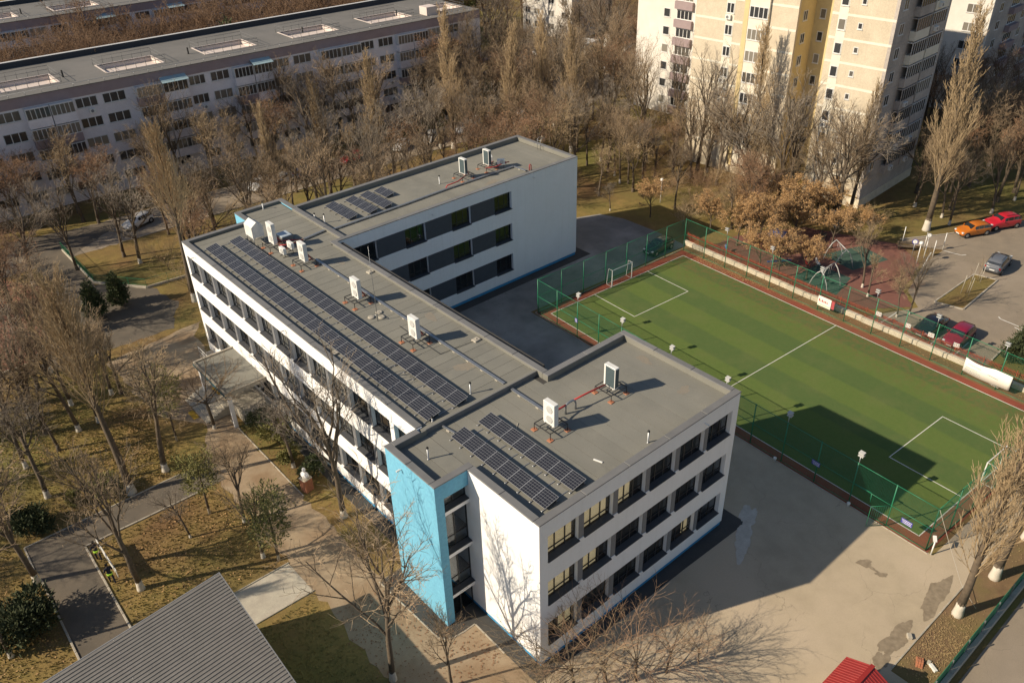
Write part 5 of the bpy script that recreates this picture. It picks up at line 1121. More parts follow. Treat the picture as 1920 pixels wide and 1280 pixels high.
def tree_meshes(name, seed, P, H, lean=(0,0), trunk_m='limed', twig_m='twig', leaf=None):
    rng = random.Random(seed); T = (MB(), MB()); tips = []
    # root flare
    r0 = P['r0']; T[0].lathe([(r0*1.5,-.1),(r0*1.25,.12),(r0*1.08,.35),(r0*1.0,.7)], 9)
    grow(T, Vector((0,0,.5)), Vector((lean[0],lean[1],1)).normalized(), P['tl']*H, r0, 0, P, rng, tips)
    me = [T[0].mesh('trunk', M[trunk_m]), T[1].mesh('crown', M[twig_m])]
    if leaf:
        lm, n, sz, keep = leaf; b = MB()
        for pts, dirs in tips:
            if rng.random() > keep: continue
            for k in range(n):
                i = rng.randrange(len(pts)-1); p = pts[i].lerp(pts[i+1], rng.random()) + Vector((rng.gauss(0,.09),rng.gauss(0,.09),rng.gauss(0,.09)))
                u = Vector((rng.gauss(0,1),rng.gauss(0,1),rng.gauss(0,1)-.4)).normalized(); v = u.cross(Vector((rng.gauss(0,1),rng.gauss(0,1),rng.gauss(0,1)))).normalized(); s_ = sz*rng.uniform(.6,1.3)
                b.add([p, p+u*s_*.5+v*s_*.32, p+u*s_, p+u*s_*.5-v*s_*.32], [(0,1,2,3)])
        me.append(b.mesh('leaves', M[lm]))
    return me
SPREAD = dict(n=[7,7,7,5], seg=[5,5,4,3,2], wob=[.06,.16,.2,.22,.25,.2], trop=[.02,.07,.06,.05,.04,.03], taper=[.55,.3,.3,.35,.5,.6], sides=[9,6,5,3,3,3], t0=[.42,.25,.2,.15,.2], ang=[38,42,42,40,38], acl=[.35,.2,.1,.1,.1], len=[.85,.55,.55,.62,.6], ltap=[.25,.35,.35,.3,.3], rad=[.46,.42,.42,.5,.7], minr=.0092, split=3, r0=.15, tl=.50)
UPRIGHT = dict(SPREAD, ang=[27,30,32,34,34], trop=[.02,.12,.10,.08,.05,.03], len=[1.0,.5,.5,.5,.6], n=[6,8,7,5])
POPLAR = dict(n=[64,8,6], seg=[8,5,3,2], wob=[.03,.07,.10,.14], trop=[.02,.14,.14,.10,.08], taper=[.12,.25,.4,.5,.6], sides=[9,5,3,3,3], t0=[.12,.18,.2,.2], ang=[30,24,24,24], acl=[.35,.2,.1,.1], len=[.30,.42,.5,.6], ltap=[.62,.35,.3,.3], rad=[.13,.45,.6,.8], minr=.0105, split=1, r0=.155, tl=.95)
FAN = dict(POPLAR, n=[50,9,6], t0=[.38,.15,.2,.2], ang=[34,24,22,22], len=[.36,.42,.5,.6], r0=.16)
POLLARD = dict(SPREAD, n=[9,6,5,3], seg=[3,4,4,3,2], wob=[.05,.15,.2,.2,.2], trop=[0,.06,.06,.05,.04], ang=[68,40,38,36], tl=.36, t0=[.8,.3,.25,.2], len=[1.25,.6,.5,.5], r0=.17, split=2, sides=[8,5,4,3,3], taper=[.8,.35,.4,.5,.6], ltap=[.1,.3,.3,.3], acl=[.2,.1,.1,.1], rad=[.42,.5,.5,.6])
WEEP = dict(n=[13,9,5], seg=[3,7,5,3], wob=[.08,.14,.18,.2], trop=[0,-.10,-.06,-.03], taper=[.8,.3,.4,.5], sides=[8,5,4,3], t0=[.55,.25,.3], ang=[44,34,36], acl=[.3,.1,.1], len=[2.1,.42,.4], ltap=[.15,.3,.3], rad=[.34,.45,.6], minr=.008, split=2, r0=.11, tl=.30)
SHRUB = dict(n=[9,8,7,3], seg=[1,4,3,2,1], wob=[.05,.16,.2,.2,.2], trop=[0,.06,.05,.05,.04], taper=[.9,.3,.4,.5,.6], sides=[6,5,3,3,3], t0=[.2,.2,.2,.2], ang=[40,34,34,34], acl=[.1,.1,.1,.1], len=[6.5,.5,.5,.5], ltap=[.1,.3,.3,.3], rad=[.5,.5,.5,.7], minr=.009, split=2, r0=.07, tl=.10)
K = {}
VAR = [dict(), dict(n=[5,8,6,4], tl=.42, ang=[44,46,44,42]), dict(n=[9,6,6,4], tl=.56, ang=[34,40,40,40], r0=.13), dict(n=[4,8,7,5], tl=.36, ang=[30,42,44,42], len=[1.25,.55,.52,.6,.6], t0=[.7,.25,.2,.15]), dict(n=[8,6,6,5], tl=.62, ang=[50,38,40,38], t0=[.3,.25,.2,.15], len=[.62,.6,.55,.62,.6])]
for i in range(5): K['spread', i] = tree_meshes('spread', 11+i, dict(SPREAD, **VAR[i]), 10, (.05*(i-2), .04*((i*3)%5-2)), 'limed', ('twig','twig_grey','twig','twig_tan','twig_grey')[i])
for i in range(3): K['upright', i] = tree_meshes('upright', 31+i, dict(UPRIGHT, n=[(6,8,7,4),(4,9,6,5),(9,6,6,4)][i], tl=(.5,.38,.6)[i]), 10, (.03*(i-1), .03), 'limed', ('twig','twig_tan','twig_grey')[i])
for i in range(2): K['redspread', i] = tree_meshes('redspread', 51+i, SPREAD, 10, (.04, -.03*i), 'bark', 'twig_red', ('leaf_red', 2, .10, .25))
for i in range(3): K['poplar', i] = tree_meshes('poplar', 71+i, POPLAR, 10, (.02*(i-1), .01), 'limed', 'twig_tan')
for i in range(2): K['fan', i] = tree_meshes('fan', 81+i, FAN, 10, (.03, .01), 'limed', 'twig_tan')
for i in range(2): K['oak', i] = tree_meshes('oak', 91+i, dict(SPREAD, tl=.34, r0=.13, n=[8,7,6,5], len=[1.2,.6,.52,.6,.6], ang=[48,44,42,40,38]), 10, (.03,.02*i), 'bark', 'twig', ('leaf_brown', 7, .15, .6))
K['pollard', 0] = tree_meshes('pollard', 101, POLLARD, 10, (.02,.02), 'limed', 'twig')
for i in range(2): K['weep', i] = tree_meshes('weep', 111+i, WEEP, 10, (.05,.02), 'bark', 'twig_red' if i else 'twig_tan')
for i in range(2): K['shrub', i] = tree_meshes('shrub', 121+i, SHRUB, 10, (0,0), 'bark', 'twig_red' if i else 'twig_tan')
for kk_ in [k for k in K if k[0] in ('spread','upright')]:
    tm = K[kk_][0].copy(); tm.materials.clear(); tm.materials.append(M['bark']); K[kk_[0]+'_plain', kk_[1]] = [tm]+K[kk_][1:]
tri = random.Random(77); used_labels = {}
def tree(kind, v, x, y, H, label, group=None, cat='tree', name=None, rz=None, wide=1.0, z=0.0):
    me = K[kind, v]; kind_ = kind.replace('_plain',''); nm = name or {'spread':'bare_tree','upright':'bare_tree','redspread':'bare_tree','poplar':'poplar_tree','fan':'poplar_tree','oak':'brown_leaved_tree','pollard':'pollard_tree','weep':'weeping_tree','shrub':'bare_shrub'}[kind_]
    s_ = H/10.0; o = thing(nm, label, cat, (x, y, z), tri.uniform(0, 6.28) if rz is None else rz, group); 
    for m_ in me:
        c = link(m_.name.split('.')[0], m_, o); c.scale = (s_*wide, s_*wide, s_)
    return o
def inside(x, y, rects): return any(a <= x <= c and b <= y <= d for a, b, c, d in rects)
BLD = [(-3,-1,19,12),(-1,10,12,52),(9,36,42,52),(-22,94,76,117),(72,20,93,52),(86,48,104,75),(111,110,130,132),(-14,146,90,170),(120,28,154,52)]
def wood_points(n, box, seed, mind, extra=(), cond=None):
    r = random.Random(seed); pts = []; tries = 0
    while len(pts) < n and tries < n*60:
        tries += 1; x = r.uniform(box[0], box[2]); y = r.uniform(box[1], box[3])
        if inside(x, y, BLD) or inside(x, y, extra) or any((x-a)**2+(y-b)**2 < mind**2 for a, b in pts) or (cond and not cond(x, y)): continue
        pts.append((x, y))
    return pts
def wood(n, box, kinds, hr, label, group, seed, mind=2.6, extra=(), cond=None):
    r = random.Random(seed+500); rows = []
    for x, y in wood_points(n, box, seed, mind, extra, cond):
        k = r.choice(kinds); h = r.uniform(*hr)*(.4 if k == 'shrub' else 1)
        adj = {'spread':'spreading bare tree','upright':'upright bare tree','redspread':'rusty bare tree','shrub':'bare shrub'}[k]
        if k != 'shrub': adj = ('tall ' if h > hr[0]+.62*(hr[1]-hr[0]) else 'low ' if h < hr[0]+.3*(hr[1]-hr[0]) else '')+adj
        u = (x-box[0])/(box[2]-box[0]); w_ = (y-box[1])/(box[3]-box[1]); zone = ('left end','left half','middle','right half','right end')[min(4, int(u*5))]; row = 'front' if w_ < .5 else 'back'
        k2 = k+'_plain' if k in ('spread','upright') and r.random() < .8 else k; v = r.randrange(len([1 for kk in K if kk[0] == k2]))
        rows.append([x, y, k, k2, v, h, '%s, %s row, %s of the %s' % (adj, row, zone, label), r.uniform(.95,1.25)])
    by = {}
    for q in rows: by.setdefault(q[6], []).append(q)
    for lab, qs in by.items():
        if len(qs) > 1:
            qs.sort(key=lambda q: .755*q[0]-.655*q[1]); nm = {2:['left','right'],3:['left','middle','right']}.get(len(qs)) or ['leftmost']+['second','third','fourth','fifth','sixth','seventh'][:len(qs)-2]+['rightmost']
            for q, w_ in zip(qs, nm): q[6] = lab+', '+w_
    for x, y, k, k2, v, h, lab, wd in rows: tree(k2, v, x, y, h, lab, group, cat='shrub' if k == 'shrub' else 'tree', wide=wd)
# park in front of the school, one by one
tree('spread',0,-21.4,28.4,13.5,'bare leaning tree with limed foot at the corner of the asphalt path', rz=.4)
tree('spread',1,-18.3,37.0,13,'bare tree with limed foot left of the round shrub on the lawn')
tree('spread',2,-18.6,41.9,13,'bare tree behind the limed tree on the lawn at the left edge')
tree('fan',0,-13.2,33.0,17.2,'tall poplar of upright pale twigs by the path bend shrubs', wide=1.1)
tree('spread',3,-10.2,33.7,14.5,'large spreading bare tree with flared limed foot at the path kerb', wide=1.1)
tree('upright',0,-16.2,22.85,14,'slim bare tree with limed foot beside the two workers')
tree('spread',4,-11.7,25.2,5.5,'small bare tree amid fallen leaves on the inner lawn')
tree('spread',0,-8.0,24.0,8.5,'bare tree beside the tan walkway, left of the evergreen')
tree('upright',1,-8.6,19.8,9,'thin bare tree next to the olive evergreen near the concrete pad')
tree('fan',1,-24.4,23.0,9.5,'bushy poplar cut by the lower left picture edge')
tree('pollard',0,-4.9,36.2,7.6,'pollarded tree with a flat head of twigs before the entrance steps', wide=1.1)
tree('upright',2,-2.2,19.4,13.2,'bare tree standing close to the long white facade', wide=1.15)
tree('spread',1,-2.3,27.0,9.5,'bare tree before the middle of the long facade, beside dark shrubs')
tree('spread',2,-7.26,5.36,13.4,'big bare tree in the foreground before the blue stair tower', wide=1.1, rz=2.0)
tree('upright',0,-4.9,2.6,8.0,'thin bare tree whose shadow falls on the blank white wall', wide=.8)
tree('fan',1,3.0,58.9,17.7,'poplar rising beside the far left corner of the school')
tree('spread',3,-13.0,55.2,13,'bare tree at the corner of the red clay court')
tree('spread',4,-16.5,49.0,12,'bare tree on the left lawn before the red clay court')
tree('upright',1,-9.8,47.5,11,'bare tree with green tinged crown on the lawn before the entrance path')
tree('spread',0,-13.8,44.0,12.5,'bare tree left of the entrance path, behind the tall poplar')
wood(9, (-19,42,-8,56), ['upright','spread'], (9,13), 'lawn before the entrance path', 'lawn trees before the entrance', 14, 3.0)
tree('weep',0,.3,-2.6,7.4,'weeping bare tree at the corner where both white walls meet', wide=1.2)
tree('weep',1,3.6,-4.5,6.8,'weeping bare tree on the plaza edge at the bottom of the picture', wide=1.2)
tree('weep',1,1.9,-3.7,7.0,'weeping bare tree between the two larger weeping trees at the bottom', rz=1.2, wide=1.25)
tree('weep',0,-1.5,-2.4,6.0,'low weeping bare tree left of the white corner at the bottom edge', rz=4.0, wide=1.3)
tree('weep',1,5.4,-5.4,5.6,'airy weeping bare tree right of the bottom tangle', rz=5.0, wide=1.1)
tree('shrub',0,-1.6,-1.3,3.6,'twiggy bare bush at the foot of the blank white wall', cat='shrub')
tree('weep',0,7.3,-6.3,4.4,'smallest weeping bare tree on the plaza at the bottom edge', rz=3, wide=.8)
tree('poplar',0,22.5,-15.1,18.5,'huge leaning poplar with white limed foot, nearest on the earth bank', rz=1.0, wide=.95)
tree('poplar',1,27.3,-15.35,19.5,'huge poplar with white limed foot, farther along the earth bank', rz=2.2, wide=.95)
tree('poplar',2,32.5,-15.3,18,'poplar at the right picture edge beyond the pitch corner', wide=1.0)
# behind the school, tall poplars one can tell apart
for (x,y,h,v,l) in ((18.5,67.5,15,0,'poplar behind the far left stair tower, leftmost of the tall poplars'),(27,70,15.5,1,'poplar behind the far wing solar panels'),(36,72.5,16.5,2,'broad poplar in front of the red hatchback'),(52.5,77,19,0,'slender tall poplar before the right part of the long block'),(64.1,62.9,17,1,'poplar just beyond the end of the far wing'),(64.4,69.5,17.5,2,'poplar behind the far wing, next to the tallest bare trees'),(58.5,70.5,17,0,'poplar right behind the far wing roof heat pumps'),
    (72.6,36.5,19.5,1,'slim poplar in front of the beige tower bay windows'),(75.6,13.4,23.5,2,'great spreading poplar at the right flank of the beige tower'),(73.4,22.2,15,0,'bare poplar at the near corner of the beige tower')):
    tree('poplar', v, x, y, h, l, wide=1.05 if h < 23 else 1.0)
for (x,y,h,k,v,l) in ((72.0,43.5,12.5,'spread',0,'bare tree before the left part of the beige tower'),(72.3,30.0,10,'spread',1,'bare tree before the ochre recess of the tower'),(69.2,52.4,16,'upright',0,'tall bare tree in front of the white tower edge'),(72.8,56.9,16,'upright',1,'bare tree left of the white tower, in the grass'),(74.5,61,15,'spread',2,'bare tree at the foot of the white tower'),(75.8,52.5,14,'upright',2,'bare tree between the white and the beige tower'),(61.9,51.8,10,'spread',3,'bare tree on the grass behind the courtyard'),(64.6,57.1,12,'spread',4,'bare tree on the grass beyond the far wing'),
    (52.6,43.9,5.5,'spread',1,'dark low bare tree beside the end wall of the far wing'),(57.3,11.3,8,'upright',0,'bare pale trunked tree between playground and car park'),(55.9,9.9,7.5,'upright',1,'second pale trunked tree at the car park corner'),(55.6,5.2,6.5,'upright',2,'bare tree beside the black saloon'),(54.2,5.8,6,'spread',3,'bare tree at the empty bay by the red fence'),(79.0,12.2,11,'spread',2,'dark forked bare tree behind the orange hatchback'),(80.4,13.8,10,'spread',0,'limed bare tree behind the kerb, between the two bright cars'),(86,10.2,11,'upright',0,'limed bare tree beyond the red crossover'),(92,9.9,10,'spread',3,'bare tree at the right edge above the red crossover')):
    tree(k, v, x, y, h, l)
for (x,y,h,v,l) in ((52.6,18.7,7.5,0,'brown leaved tree leaning over the red fence, right one'),(52.6,21.1,7,1,'brown leaved tree leaning over the red fence, left one'),(57.5,24.6,8.5,0,'brown leaved tree behind the play tower'),(61.5,22.4,9,1,'largest brown leaved tree at the back of the playground'),(65,24.5,8.5,0,'brown leaved tree towards the beige tower foot'),(60.5,28.5,8,1,'brown leaved tree behind the first row of brown trees'),(65.5,30,7.5,0,'brown leaved tree close to the tower plinth'),(56.6,31.0,6.5,1,'brown leaved tree near the corner of the white wall'),(54.8,39.0,6.5,0,'lone brown leaved tree by the globe lamp'),(56.0,26.6,8,1,'brown leaved tree at the left rear corner of the playground'),(68.3,22.5,7.5,0,'brown leaved tree right of the largest one'),(63.2,18.6,7.5,1,'brown leaved tree over the rear swing frame'),(54.6,16.4,6.5,0,'brown leaved tree between the fence and the near swing'),(69,17.2,5,1,'low golden leaved bush tree behind the bench'),(60.2,76,7,0,'brown leaved tree on the back street verge')):
    tree('oak', v, x, y, h*.98, l, wide=1.12)
for (x,y,h,v,l) in ((60.3,8.9,3.4,1,'reddish bare shrub beside the planting island'),(58.6,8.0,3.0,1,'low reddish shrub at the play surface corner'),(62.8,9.9,2.8,1,'reddish shrub in front of the round sign'),(57.6,34.8,4.2,0,'tan bare shrub beyond the pitch corner'),(55.2,34.0,3.6,0,'tan shrub at the fence corner behind the black hatchback'),(60.6,33.2,4.5,0,'wide tan shrub behind the white wall end'),(71.2,17.8,3.8,0,'golden twiggy shrub near the tower corner'),(56.5,72.0,5.5,0,'wide tan shrub behind the far wing roof edge'),(59.6,73.4,5.0,0,'tan shrub next to the wide one behind the far wing')):
    tree('shrub', v, x, y, h, l, cat='shrub', wide=1.2)
# the woods: trees nothing tells apart share one description per wood
wood(66, (-8,55,60,79), ['spread','spread','redspread','upright','shrub','upright','shrub'], (9.5,14), 'wood behind the school', 'wood behind the school', 1, 2.5, [(-9,54,1.5,73),(-4,79,8,90)])
wood(46, (-20,87.5,74,93.8), ['spread','upright','redspread','spread','shrub'], (10.5,15), 'row before the lilac block', 'row before the lilac block', 2, 2.1)
wood(26, (-42,60,-9,92), ['spread','upright','redspread','spread','shrub'], (9,13), 'thicket by the clay court', 'thicket by the clay court', 3, 3.0, [(-9,64,-3,92),(-34,59,-14,72)])
wood(50, (60,66,108,98), ['upright','spread','upright','redspread','spread'], (11,17), 'wood at the street bend', 'wood at the street bend', 5, 3.2, [(78,84,90,96),(80,100,125,125),(44,79,84,86)])
wood(40, (80,-4,112,46), ['redspread','spread','upright','redspread'], (9,14), 'wood right of the tower', 'wood right of the tower', 7, 3.6, [], lambda x, y: y > 15-(x-80)*.42)
wood(24, (52,47,74,68), ['spread','upright','shrub','spread'], (8,12), 'grass behind the far wing', 'trees on the grass behind the far wing', 8, 4.0, [(57,36,60,58)])
wood(13, (67.5,20,71.9,50), ['upright','upright','spread'], (11,16), 'line at the tower foot', 'trees at the tower foot', 16, 2.2)
wood(38, (59,25,73.3,52), ['spread','shrub','redspread','shrub','shrub'], (8,11), 'strip before the beige tower', 'strip before the tower', 9, 2.3)
wood(13, (-44,34,-19,58), ['spread','upright','spread'], (11,14), 'lawn at the left edge', 'lawn trees at the left edge', 10, 4.5, [(-22,20,-17,45)])

# woods too far off to tell the trees apart: one mass of real, thinner trees
LIGHT = dict(SPREAD, n=[7,7,6,4], seg=[3,3,3,2,1], wob=[.06,.16,.2,.22,.25], trop=[.02,.07,.06,.05,.04], taper=[.55,.3,.3,.35,.5], sides=[5,4,3,3,3], minr=.012, split=9)
def far_wood():
    b = MB(); r = random.Random(99)
    prot = []
    for i in range(5):
        T = (MB(), MB()); grow(T, Vector((0,0,0)), Vector((.03*i,.02,1)).normalized(), 5.0, .15, 0, LIGHT, random.Random(200+i), []); prot.append(T[0])
    pts = wood_points(85, (-4,119,104,143), 4, 2.9)+wood_points(26, (78,98,150,150), 6, 4.0, [(84,100,112,114)])+wood_points(16, (0,172,190,230), 11, 7)+wood_points(34, (108,50,190,110), 12, 5)+wood_points(30, (112,-14,160,46), 13, 4.0, (), lambda x, y: y > 15-(x-80)*.42)
    for x, y in pts:
        p = prot[r.randrange(5)]; s_ = r.uniform(1.1,1.6)*(1.38 if 118 < y < 145 and x < 105 else 1); a = r.uniform(0,6.28); c, d = math.cos(a)*s_, math.sin(a)*s_; n0 = len(b.v)
        b.v += [(x+vx*c-vy*d, y+vx*d+vy*c, vz*s_) for vx, vy, vz in p.v]; b.f += [tuple(n0+i for i in f) for f in p.f]; b.m += p.m; b.sm += p.sm
    o = stuff(b.build('far_wood', M['twig_red'])); o['label'] = 'rusty bare woods far behind the blocks and towers'; o['category'] = 'wood'
far_wood()

# ---------------------------------------------------------------- evergreens
def needle_mesh(lobes, n, ln, wd, mt, seed, up=.4):
    r = random.Random(seed); b = MB(); tot = sum(l[3]*l[4]*l[5] for l in lobes)
    for (cx,cy,cz,rx,ry,rz_) in lobes:
        m_ = int(n*rx*ry*rz_/tot)
        for _ in range(m_):
            u = Vector((r.gauss(0,1),r.gauss(0,1),r.gauss(0,1))).normalized(); q = (.35+.65*r.random()**.45)*(1+.22*math.sin(u.x*7+cx*3)*math.sin(u.y*6+seed)+.15*r.gauss(0,1))
            p = Vector((cx+u.x*rx*q, cy+u.y*ry*q, max(.05, cz+u.z*rz_*q))); d = (u+Vector((r.gauss(0,.5),r.gauss(0,.5),up+r.gauss(0,.4)))).normalized(); s_ = d.cross(Vector((r.gauss(0,1),r.gauss(0,1),r.gauss(0,1)))).normalized()
            L = ln*r.uniform(.5,1.3); W = wd*r.uniform(.7,1.3); b.add([p-s_*W*.3, p+d*L*.5-s_*W, p+d*L, p+d*L*.5+s_*W], [(0,1,2,3)])
    return b.mesh('foliage', M[mt])
def evergreen(name, label, x, y, lobes, n, ln, wd, mt, seed, stem=None, cat='shrub', group=None):
    o = thing(name, label, cat, (x,y,0), 0, group); link('foliage', needle_mesh(lobes, n, ln, wd, mt, seed), o)
    b = MB(); r = random.Random(seed); 
    if stem: b.tube([(0,0,-.05),(.05,0,stem[1]*.5),(.1,.05,stem[1])], [stem[0],stem[0]*.75,stem[0]*.2], 8); st_m = 'limed'
    else:
        st_m = 'bark'
        for k in range(6): a = k*1.05; b.tube([(0,0,0),(.25*math.cos(a),.25*math.sin(a),.5),(.6*math.cos(a),.6*math.sin(a),1.0)], [.05,.04,.015], 5)
    b.build('trunk' if stem else 'stem', M[st_m], o); return o
def lobes(r_, n, R0, H, sd, z0=.3):
    r = random.Random(sd); return [(r.uniform(-R0,R0)*.6, r.uniform(-R0,R0)*.6, z0+H*r.uniform(.25,.7), R0*r.uniform(.35,.6), R0*r.uniform(.35,.6), H*r.uniform(.25,.4)) for _ in range(n)]
evergreen('juniper_shrub','dark green juniper bush beside the path bend on the lawn',-20.1,33.9, lobes(0,8,1.35,1.9,1), 3400,.30,.05,'green_leaf',1)
evergreen('thuja_shrub','small round bright green thuja on the lawn by the path',-16.9,34.7, [(0,0,.62,.5,.5,.62)], 2600,.16,.035,'green_leaf2',2)
evergreen('juniper_shrub','loose olive shrub at the poplar foot behind the path kerb',-14.7,34.0, lobes(0,7,1.2,1.4,3), 3000,.3,.045,'green_leaf2',3)
evergreen('juniper_shrub','big dark juniper at the left edge beside the lower path',-23.2,24.6, lobes(0,11,2.1,2.4,4), 6000,.36,.055,'green_leaf',4)
evergreen('evergreen_tree','olive evergreen tree beside the walkway near the concrete pad',-7.9,18.8, [(0,0,3.2,1.3,1.3,1.2),(.6,.4,4.4,1.1,1.0,1.0),(-.5,.2,5.3,1.0,1.0,1.1),(.2,-.5,6.4,.8,.8,1.2),(-.7,-.4,3.9,.9,.9,.8)], 2600,.28,.045,'green_leaf2',5,(.12,6.2),'tree')
evergreen('evergreen_tree','thin evergreen with limed foot by the entrance path',-8.0,36.8, [(0,0,4.2,1.2,1.2,.9),(.5,.3,5.3,1.1,1.0,.8),(-.4,.2,6.2,.9,.9,.9),(.1,-.3,7.2,.6,.6,.9)], 2200,.28,.04,'green_leaf2',6,(.10,7.4),'tree')
evergreen('evergreen_tree','scruffy evergreen left of the walkway, above the bare small tree',-9.6,26.6, [(0,0,3.4,1.3,1.2,.9),(.7,.3,4.5,1.0,1.0,.8),(-.6,.2,5.1,.9,.9,.8)], 2200,.28,.04,'green_leaf2',7,(.11,5.2),'tree')
for i, (x,y,r0,h,l) in enumerate(((-1.9,24.8,1.1,1.5,'dark evergreen shrub by the facade, behind the bust'),(-1.7,30.6,1.4,1.8,'dark evergreen shrub by the facade below the entrance'),(-2.0,33.0,1.3,1.6,'evergreen shrub at the near end of the entrance landing'),(-2.2,28.0,1.0,1.2,'low brown green shrub midway along the facade bed'))):
    evergreen('evergreen_shrub', l, x, y, lobes(0,6,r0,h,20+i), 1800,.26,.045,'green_leaf2' if i % 2 else 'green_leaf',20+i)
for i, (x,y,l) in enumerate(((-6.2,62.5,'dark evergreen at the service yard, left one'),(-3.4,63.6,'dark evergreen at the service yard, right one'),(38.5,121.5,'green conifer between the long blocks at the top'),(90.5,121.0,'broad green conifer behind the end of the long block'),(-10.3,61.5,'dark evergreen by the clay court corner'))):
    h = (4.5,4.0,15,16,4)[i]; k = h/4.5
    evergreen('conifer_tree', l, x, y, [(0,0,1.2*k,1.1*k**.7,1.1*k**.7,.8*k),(.2,.1,2.1*k,.95*k**.7,.9*k**.7,.8*k),(0,0,3.0*k,.7*k**.7,.7*k**.7,.8*k),(0,0,3.9*k,.4*k**.7,.4*k**.7,.7*k)], 4200,.3*k**.6,.06*k**.6,'green_leaf' if i != 3 else 'green_leaf2',40+i,(.1*k,3.8*k),'tree')
# clipped hedge beyond the car park
hd = thing('hedge', 'dark hedge beside the car park kerb, behind the white banner', 'hedge', (58,-7.2,0))
link('foliage', needle_mesh([(x, y, .9, 1.2, 1.1, .8) for x in (-3.4,-1.7,0,1.7,3.4) for y in (-1.4,.4,2.0)], 14000, .26, .055, 'green_leaf', 61), hd)
hb = MB()
for x in (-3,-1,1,3): hb.tube([(x,0,0),(x,.1,1.2)], .05, 5)
hb.build('stem', M['bark'], hd)

# ---------------------------------------------------------------- fallen leaves and tufts
def scatter(name, label, cat, n, boxes, seed, mt, sz, fl=1.0):
    r = random.Random(seed); b = MB(); cl = [(r.uniform(x0,x1), r.uniform(y0,y1), r.uniform(.8,3.2)) for (x0,y0,x1,y1) in boxes for _ in range(int(3+(x1-x0)*(y1-y0)/14))]
    for _ in range(n):
        cx, cy, cr = cl[r.randrange(len(cl))]; x = cx+r.gauss(0,cr); y = cy+r.gauss(0,cr)
        if not inside(x, y, boxes): continue
        a = r.uniform(0,6.28); s_ = sz*r.uniform(.6,1.4); tz = r.uniform(-.4,.4)*s_; u = (math.cos(a)*s_, math.sin(a)*s_); v = (-math.sin(a)*s_*.6, math.cos(a)*s_*.6); z = .03+r.random()*.03
        b.add([(x-u[0],y-u[1],z),(x+v[0],y+v[1],z+abs(tz)),(x+u[0],y+u[1],z+.01),(x-v[0],y-v[1],z+abs(tz)*.4)], [(0,1,2,3)])
    o = stuff(b.build(name, M[mt])); o['label'] = label; o['category'] = cat; return o
LAWN = [(-30,10,-21.4,58),(-21,32.8,-8.6,54),(-17.6,18.5,-8,29.2),(-13,33,-8.6,42)]
scatter('fallen_leaves','brown fallen leaves strewn over the park lawns','leaves',3600,LAWN,1,'leaf_brown',.07)
M['leaf_pale'] = mat('pale_dry_leaves', (.36,.25,.12), (.28,.19,.09), 3, .9); scatter('fallen_leaves','pale dry leaves strewn over the park lawns','leaves',3000,LAWN,2,'leaf_pale',.06)
scatter('fallen_leaves','reddish leaf litter along the school facade bed and walkway','leaves',2600,[(-3.2,13,-1.1,34),(-8,2,-1.2,12)],3,'leaf_red',.06)
scatter('fallen_leaves','dry leaves on the earth bank under the big poplars','leaves',3500,[(15.8,-16.4,34,-14.5)],4,'leaf_pale',.055)
scatter('fallen_leaves','dry leaves on the verge between pitch and white wall','leaves',4500,[(49.2,-10,51.3,30)],5,'leaf_brown',.06)
def tufts(n, boxes, seed, mt, label):
    r = random.Random(seed); b = MB(); ar = [(x1-x0)*(y1-y0) for x0,y0,x1,y1 in boxes]; tot = sum(ar)
    for bx_, a_ in zip(boxes, ar):
        for _ in range(int(n*a_/tot)):
            x = r.uniform(bx_[0],bx_[2]); y = r.uniform(bx_[1],bx_[3])
            for k in range(3):
                a = r.uniform(0,6.28); h = r.uniform(.06,.16); w_ = .02; dx, dy = math.cos(a)*h*.7, math.sin(a)*h*.7
                b.add([(x-w_,y-w_,0),(x+w_,y+w_,0),(x+dx,y+dy,h)], [(0,1,2)])
    o = stuff(b.build('grass', M[mt])); o['label'] = label; o['category'] = 'grass'
M['grass'] = mat('winter_grass', (.25,.195,.065), (.18,.165,.05), .5, .95)
tufts(22000, LAWN+[(-13,3,-8,14.2)], 6, 'grass', 'short winter grass of the park lawns'); 

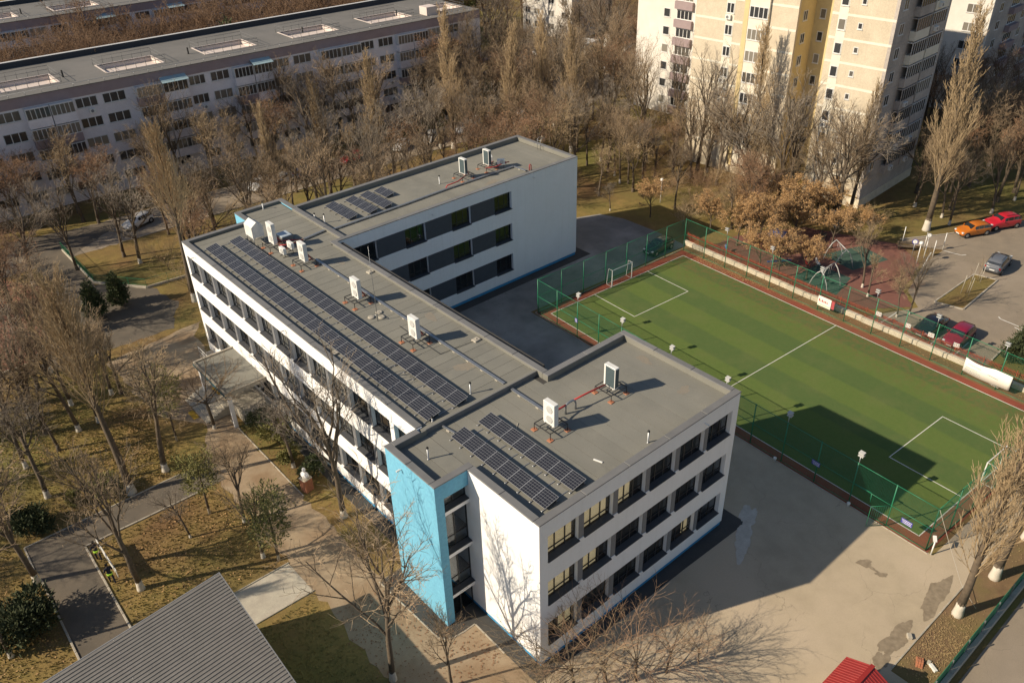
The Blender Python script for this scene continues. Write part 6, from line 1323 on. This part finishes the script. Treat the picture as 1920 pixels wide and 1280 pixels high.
# ---------------------------------------------------------------- people, bust
M['navy'] = mat('navy_workwear', (.012,.014,.03), None, 8, .85); M['hivis'] = mat('lime_hi_vis', (.35,.60,.03), None, 8, .6); M['skin'] = mat('skin', (.42,.25,.17), None, 8, .6); M['hair'] = mat('dark_hair', (.015,.012,.01), None, 8, .8)
def body_mesh(joints, edges, m):
    me = bpy.data.meshes.new('body'); me.from_pydata([j[0] for j in joints], edges, []); me.materials.append(m)
    o = bpy.data.objects.new('body', me); col.objects.link(o); sk = o.modifiers.new('skin', 'SKIN'); sk.use_smooth_shade = True
    sv = me.skin_vertices[0].data
    for i, j in enumerate(joints): sv[i].radius = (j[1], j[1] if len(j) < 3 else j[2]); sv[i].use_root = (i == 0)
    s2 = o.modifiers.new('sub', 'SUBSURF'); s2.levels = 1; s2.render_levels = 2; return o
def worker(x, y, rz, label, stride):
    t = thing('person', label, 'person', (x, y, 0.02), rz)
    J = [((0,0,.95),.14,.11),((0,0,1.15),.14,.10),((.02,0,1.38),.17,.11),((.03,0,1.50),.06),((.05,0,1.58),.06),
         ((0,.10,.90),.09),((stride*.5,.11,.50),.07),((stride*.35,.11,.10),.05),((stride*.35+.14,.12,.04),.045),
         ((0,-.10,.90),.09),((-stride*.4,-.11,.50),.07),((-stride*.75,-.11,.12),.05),((-stride*.75+.14,-.12,.05),.045),
         ((.02,.20,1.42),.075),((.08,.27,1.15),.055),((.26,.22,1.02),.045),((.02,-.20,1.42),.075),((.08,-.27,1.15),.055),((.26,-.22,1.02),.045)]
    E = [(0,1),(1,2),(2,3),(3,4),(0,5),(5,6),(6,7),(7,8),(0,9),(9,10),(10,11),(11,12),(2,13),(13,14),(14,15),(2,16),(16,17),(17,18)]
    o = body_mesh(J, E, M['navy']); o.parent = t
    hd_ = MB().lathe([(.03,-.13),(.07,-.10),(.088,-.02),(.092,.04),(.08,.10),(.04,.13)], 12, (.06,0,1.70)); hd_.build('head', M['skin'], t); MB().lathe([(.094,-.02),(.100,.05),(.088,.11),(.045,.145)], 12, (.045,0,1.70)).build('hair', M['hair'], t)
    MB().add([(.145,-.02,1.69),(.165,0,1.665),(.145,.02,1.69),(.15,0,1.72)], [(0,1,3),(1,2,3),(0,2,1)]).build('nose', M['skin'], t)
    MB().lathe([(.19,.86),(.20,.90),(.20,.96),(.185,1.0)], 14).build('hi_vis_belt', M['hivis'], t)
    for sg in (1,-1):
        hnd = MB(); px, py, pz = .28, sg*.22, 1.0; hnd.tube([(px-.03,py,pz+.02),(px+.06,py,pz-.01)], [.035,.04], 8)
        for k in range(4): hnd.tube([(px+.05,py+(k-1.5)*.02,pz),(px+.11-.005*abs(k-1),py+(k-1.5)*.022,pz-.02),(px+.13,py+(k-1.5)*.022,pz-.055)], [.010,.009,.008], 5)
        hnd.tube([(px,py-sg*.035,pz),(px+.05,py-sg*.055,pz-.015),(px+.085,py-sg*.045,pz-.03)], [.012,.010,.009], 5); hnd.build('hand', M['skin'], t)
    return t
worker(-17.45,24.7, R(92), 'person in dark jacket and lime banded trousers carrying the rear of a white board', .35)
worker(-17.45,27.5, R(88), 'person in dark clothes with lime belt carrying the front of a white board', .3)
o = thing('white_board', 'long pale board carried by the two workers beside the path', 'board', (-17.1,26.2,1.05), R(91)); MB().box(-2.0,-.02,-.35,2.0,.02,.35).build('board', M['white_metal'], o)
o = thing('bust', 'white stone bust on a square brick pedestal beside the walkway', 'statue', (-2.75,23.9,0), R(190))
br = MB().bbox(0,0,0,.225,.11,.068,.006).mesh('brick', M['terracotta']); MB().box(-.33,-.33,0,.33,.33,1.18).build('mortar_core', M['concrete'], o)
for k in range(16):
    z = k*.074
    for sd in range(4):
        for i in range(3):
            off = -.345+i*.235+(.0 if k % 2 else -.0); a = sd*math.pi/2; lx, ly = off, -.36
            link('brick', br, o, (lx*math.cos(a)-ly*math.sin(a), lx*math.sin(a)+ly*math.cos(a), z), a)
MB().bbox(-.38,-.38,1.185,.38,.38,1.26,.02).build('cap', M['white_stone'], o)
st_ = MB(); st_.lathe([(.20,1.26),(.16,1.32),(.15,1.38)], 16); st_.lathe([(.30,1.38),(.34,1.48),(.33,1.60),(.24,1.70),(.10,1.76),(.085,1.84)], 18); st_.lathe([(.06,1.84),(.11,1.88),(.135,1.98),(.14,2.06),(.115,2.15),(.05,2.2)], 16); st_.add([(.12,-.025,1.98),(.175,0,1.96),(.12,.025,1.98),(.13,0,2.05)], [(0,1,3),(1,2,3),(0,2,1)])
for v in range(len(st_.v)):
    x, y, z = st_.v[v]
    if 1.36 < z < 1.8: st_.v[v] = (x*.72, y*1.2, z)
st_.build('bust', M['plaster'], o)
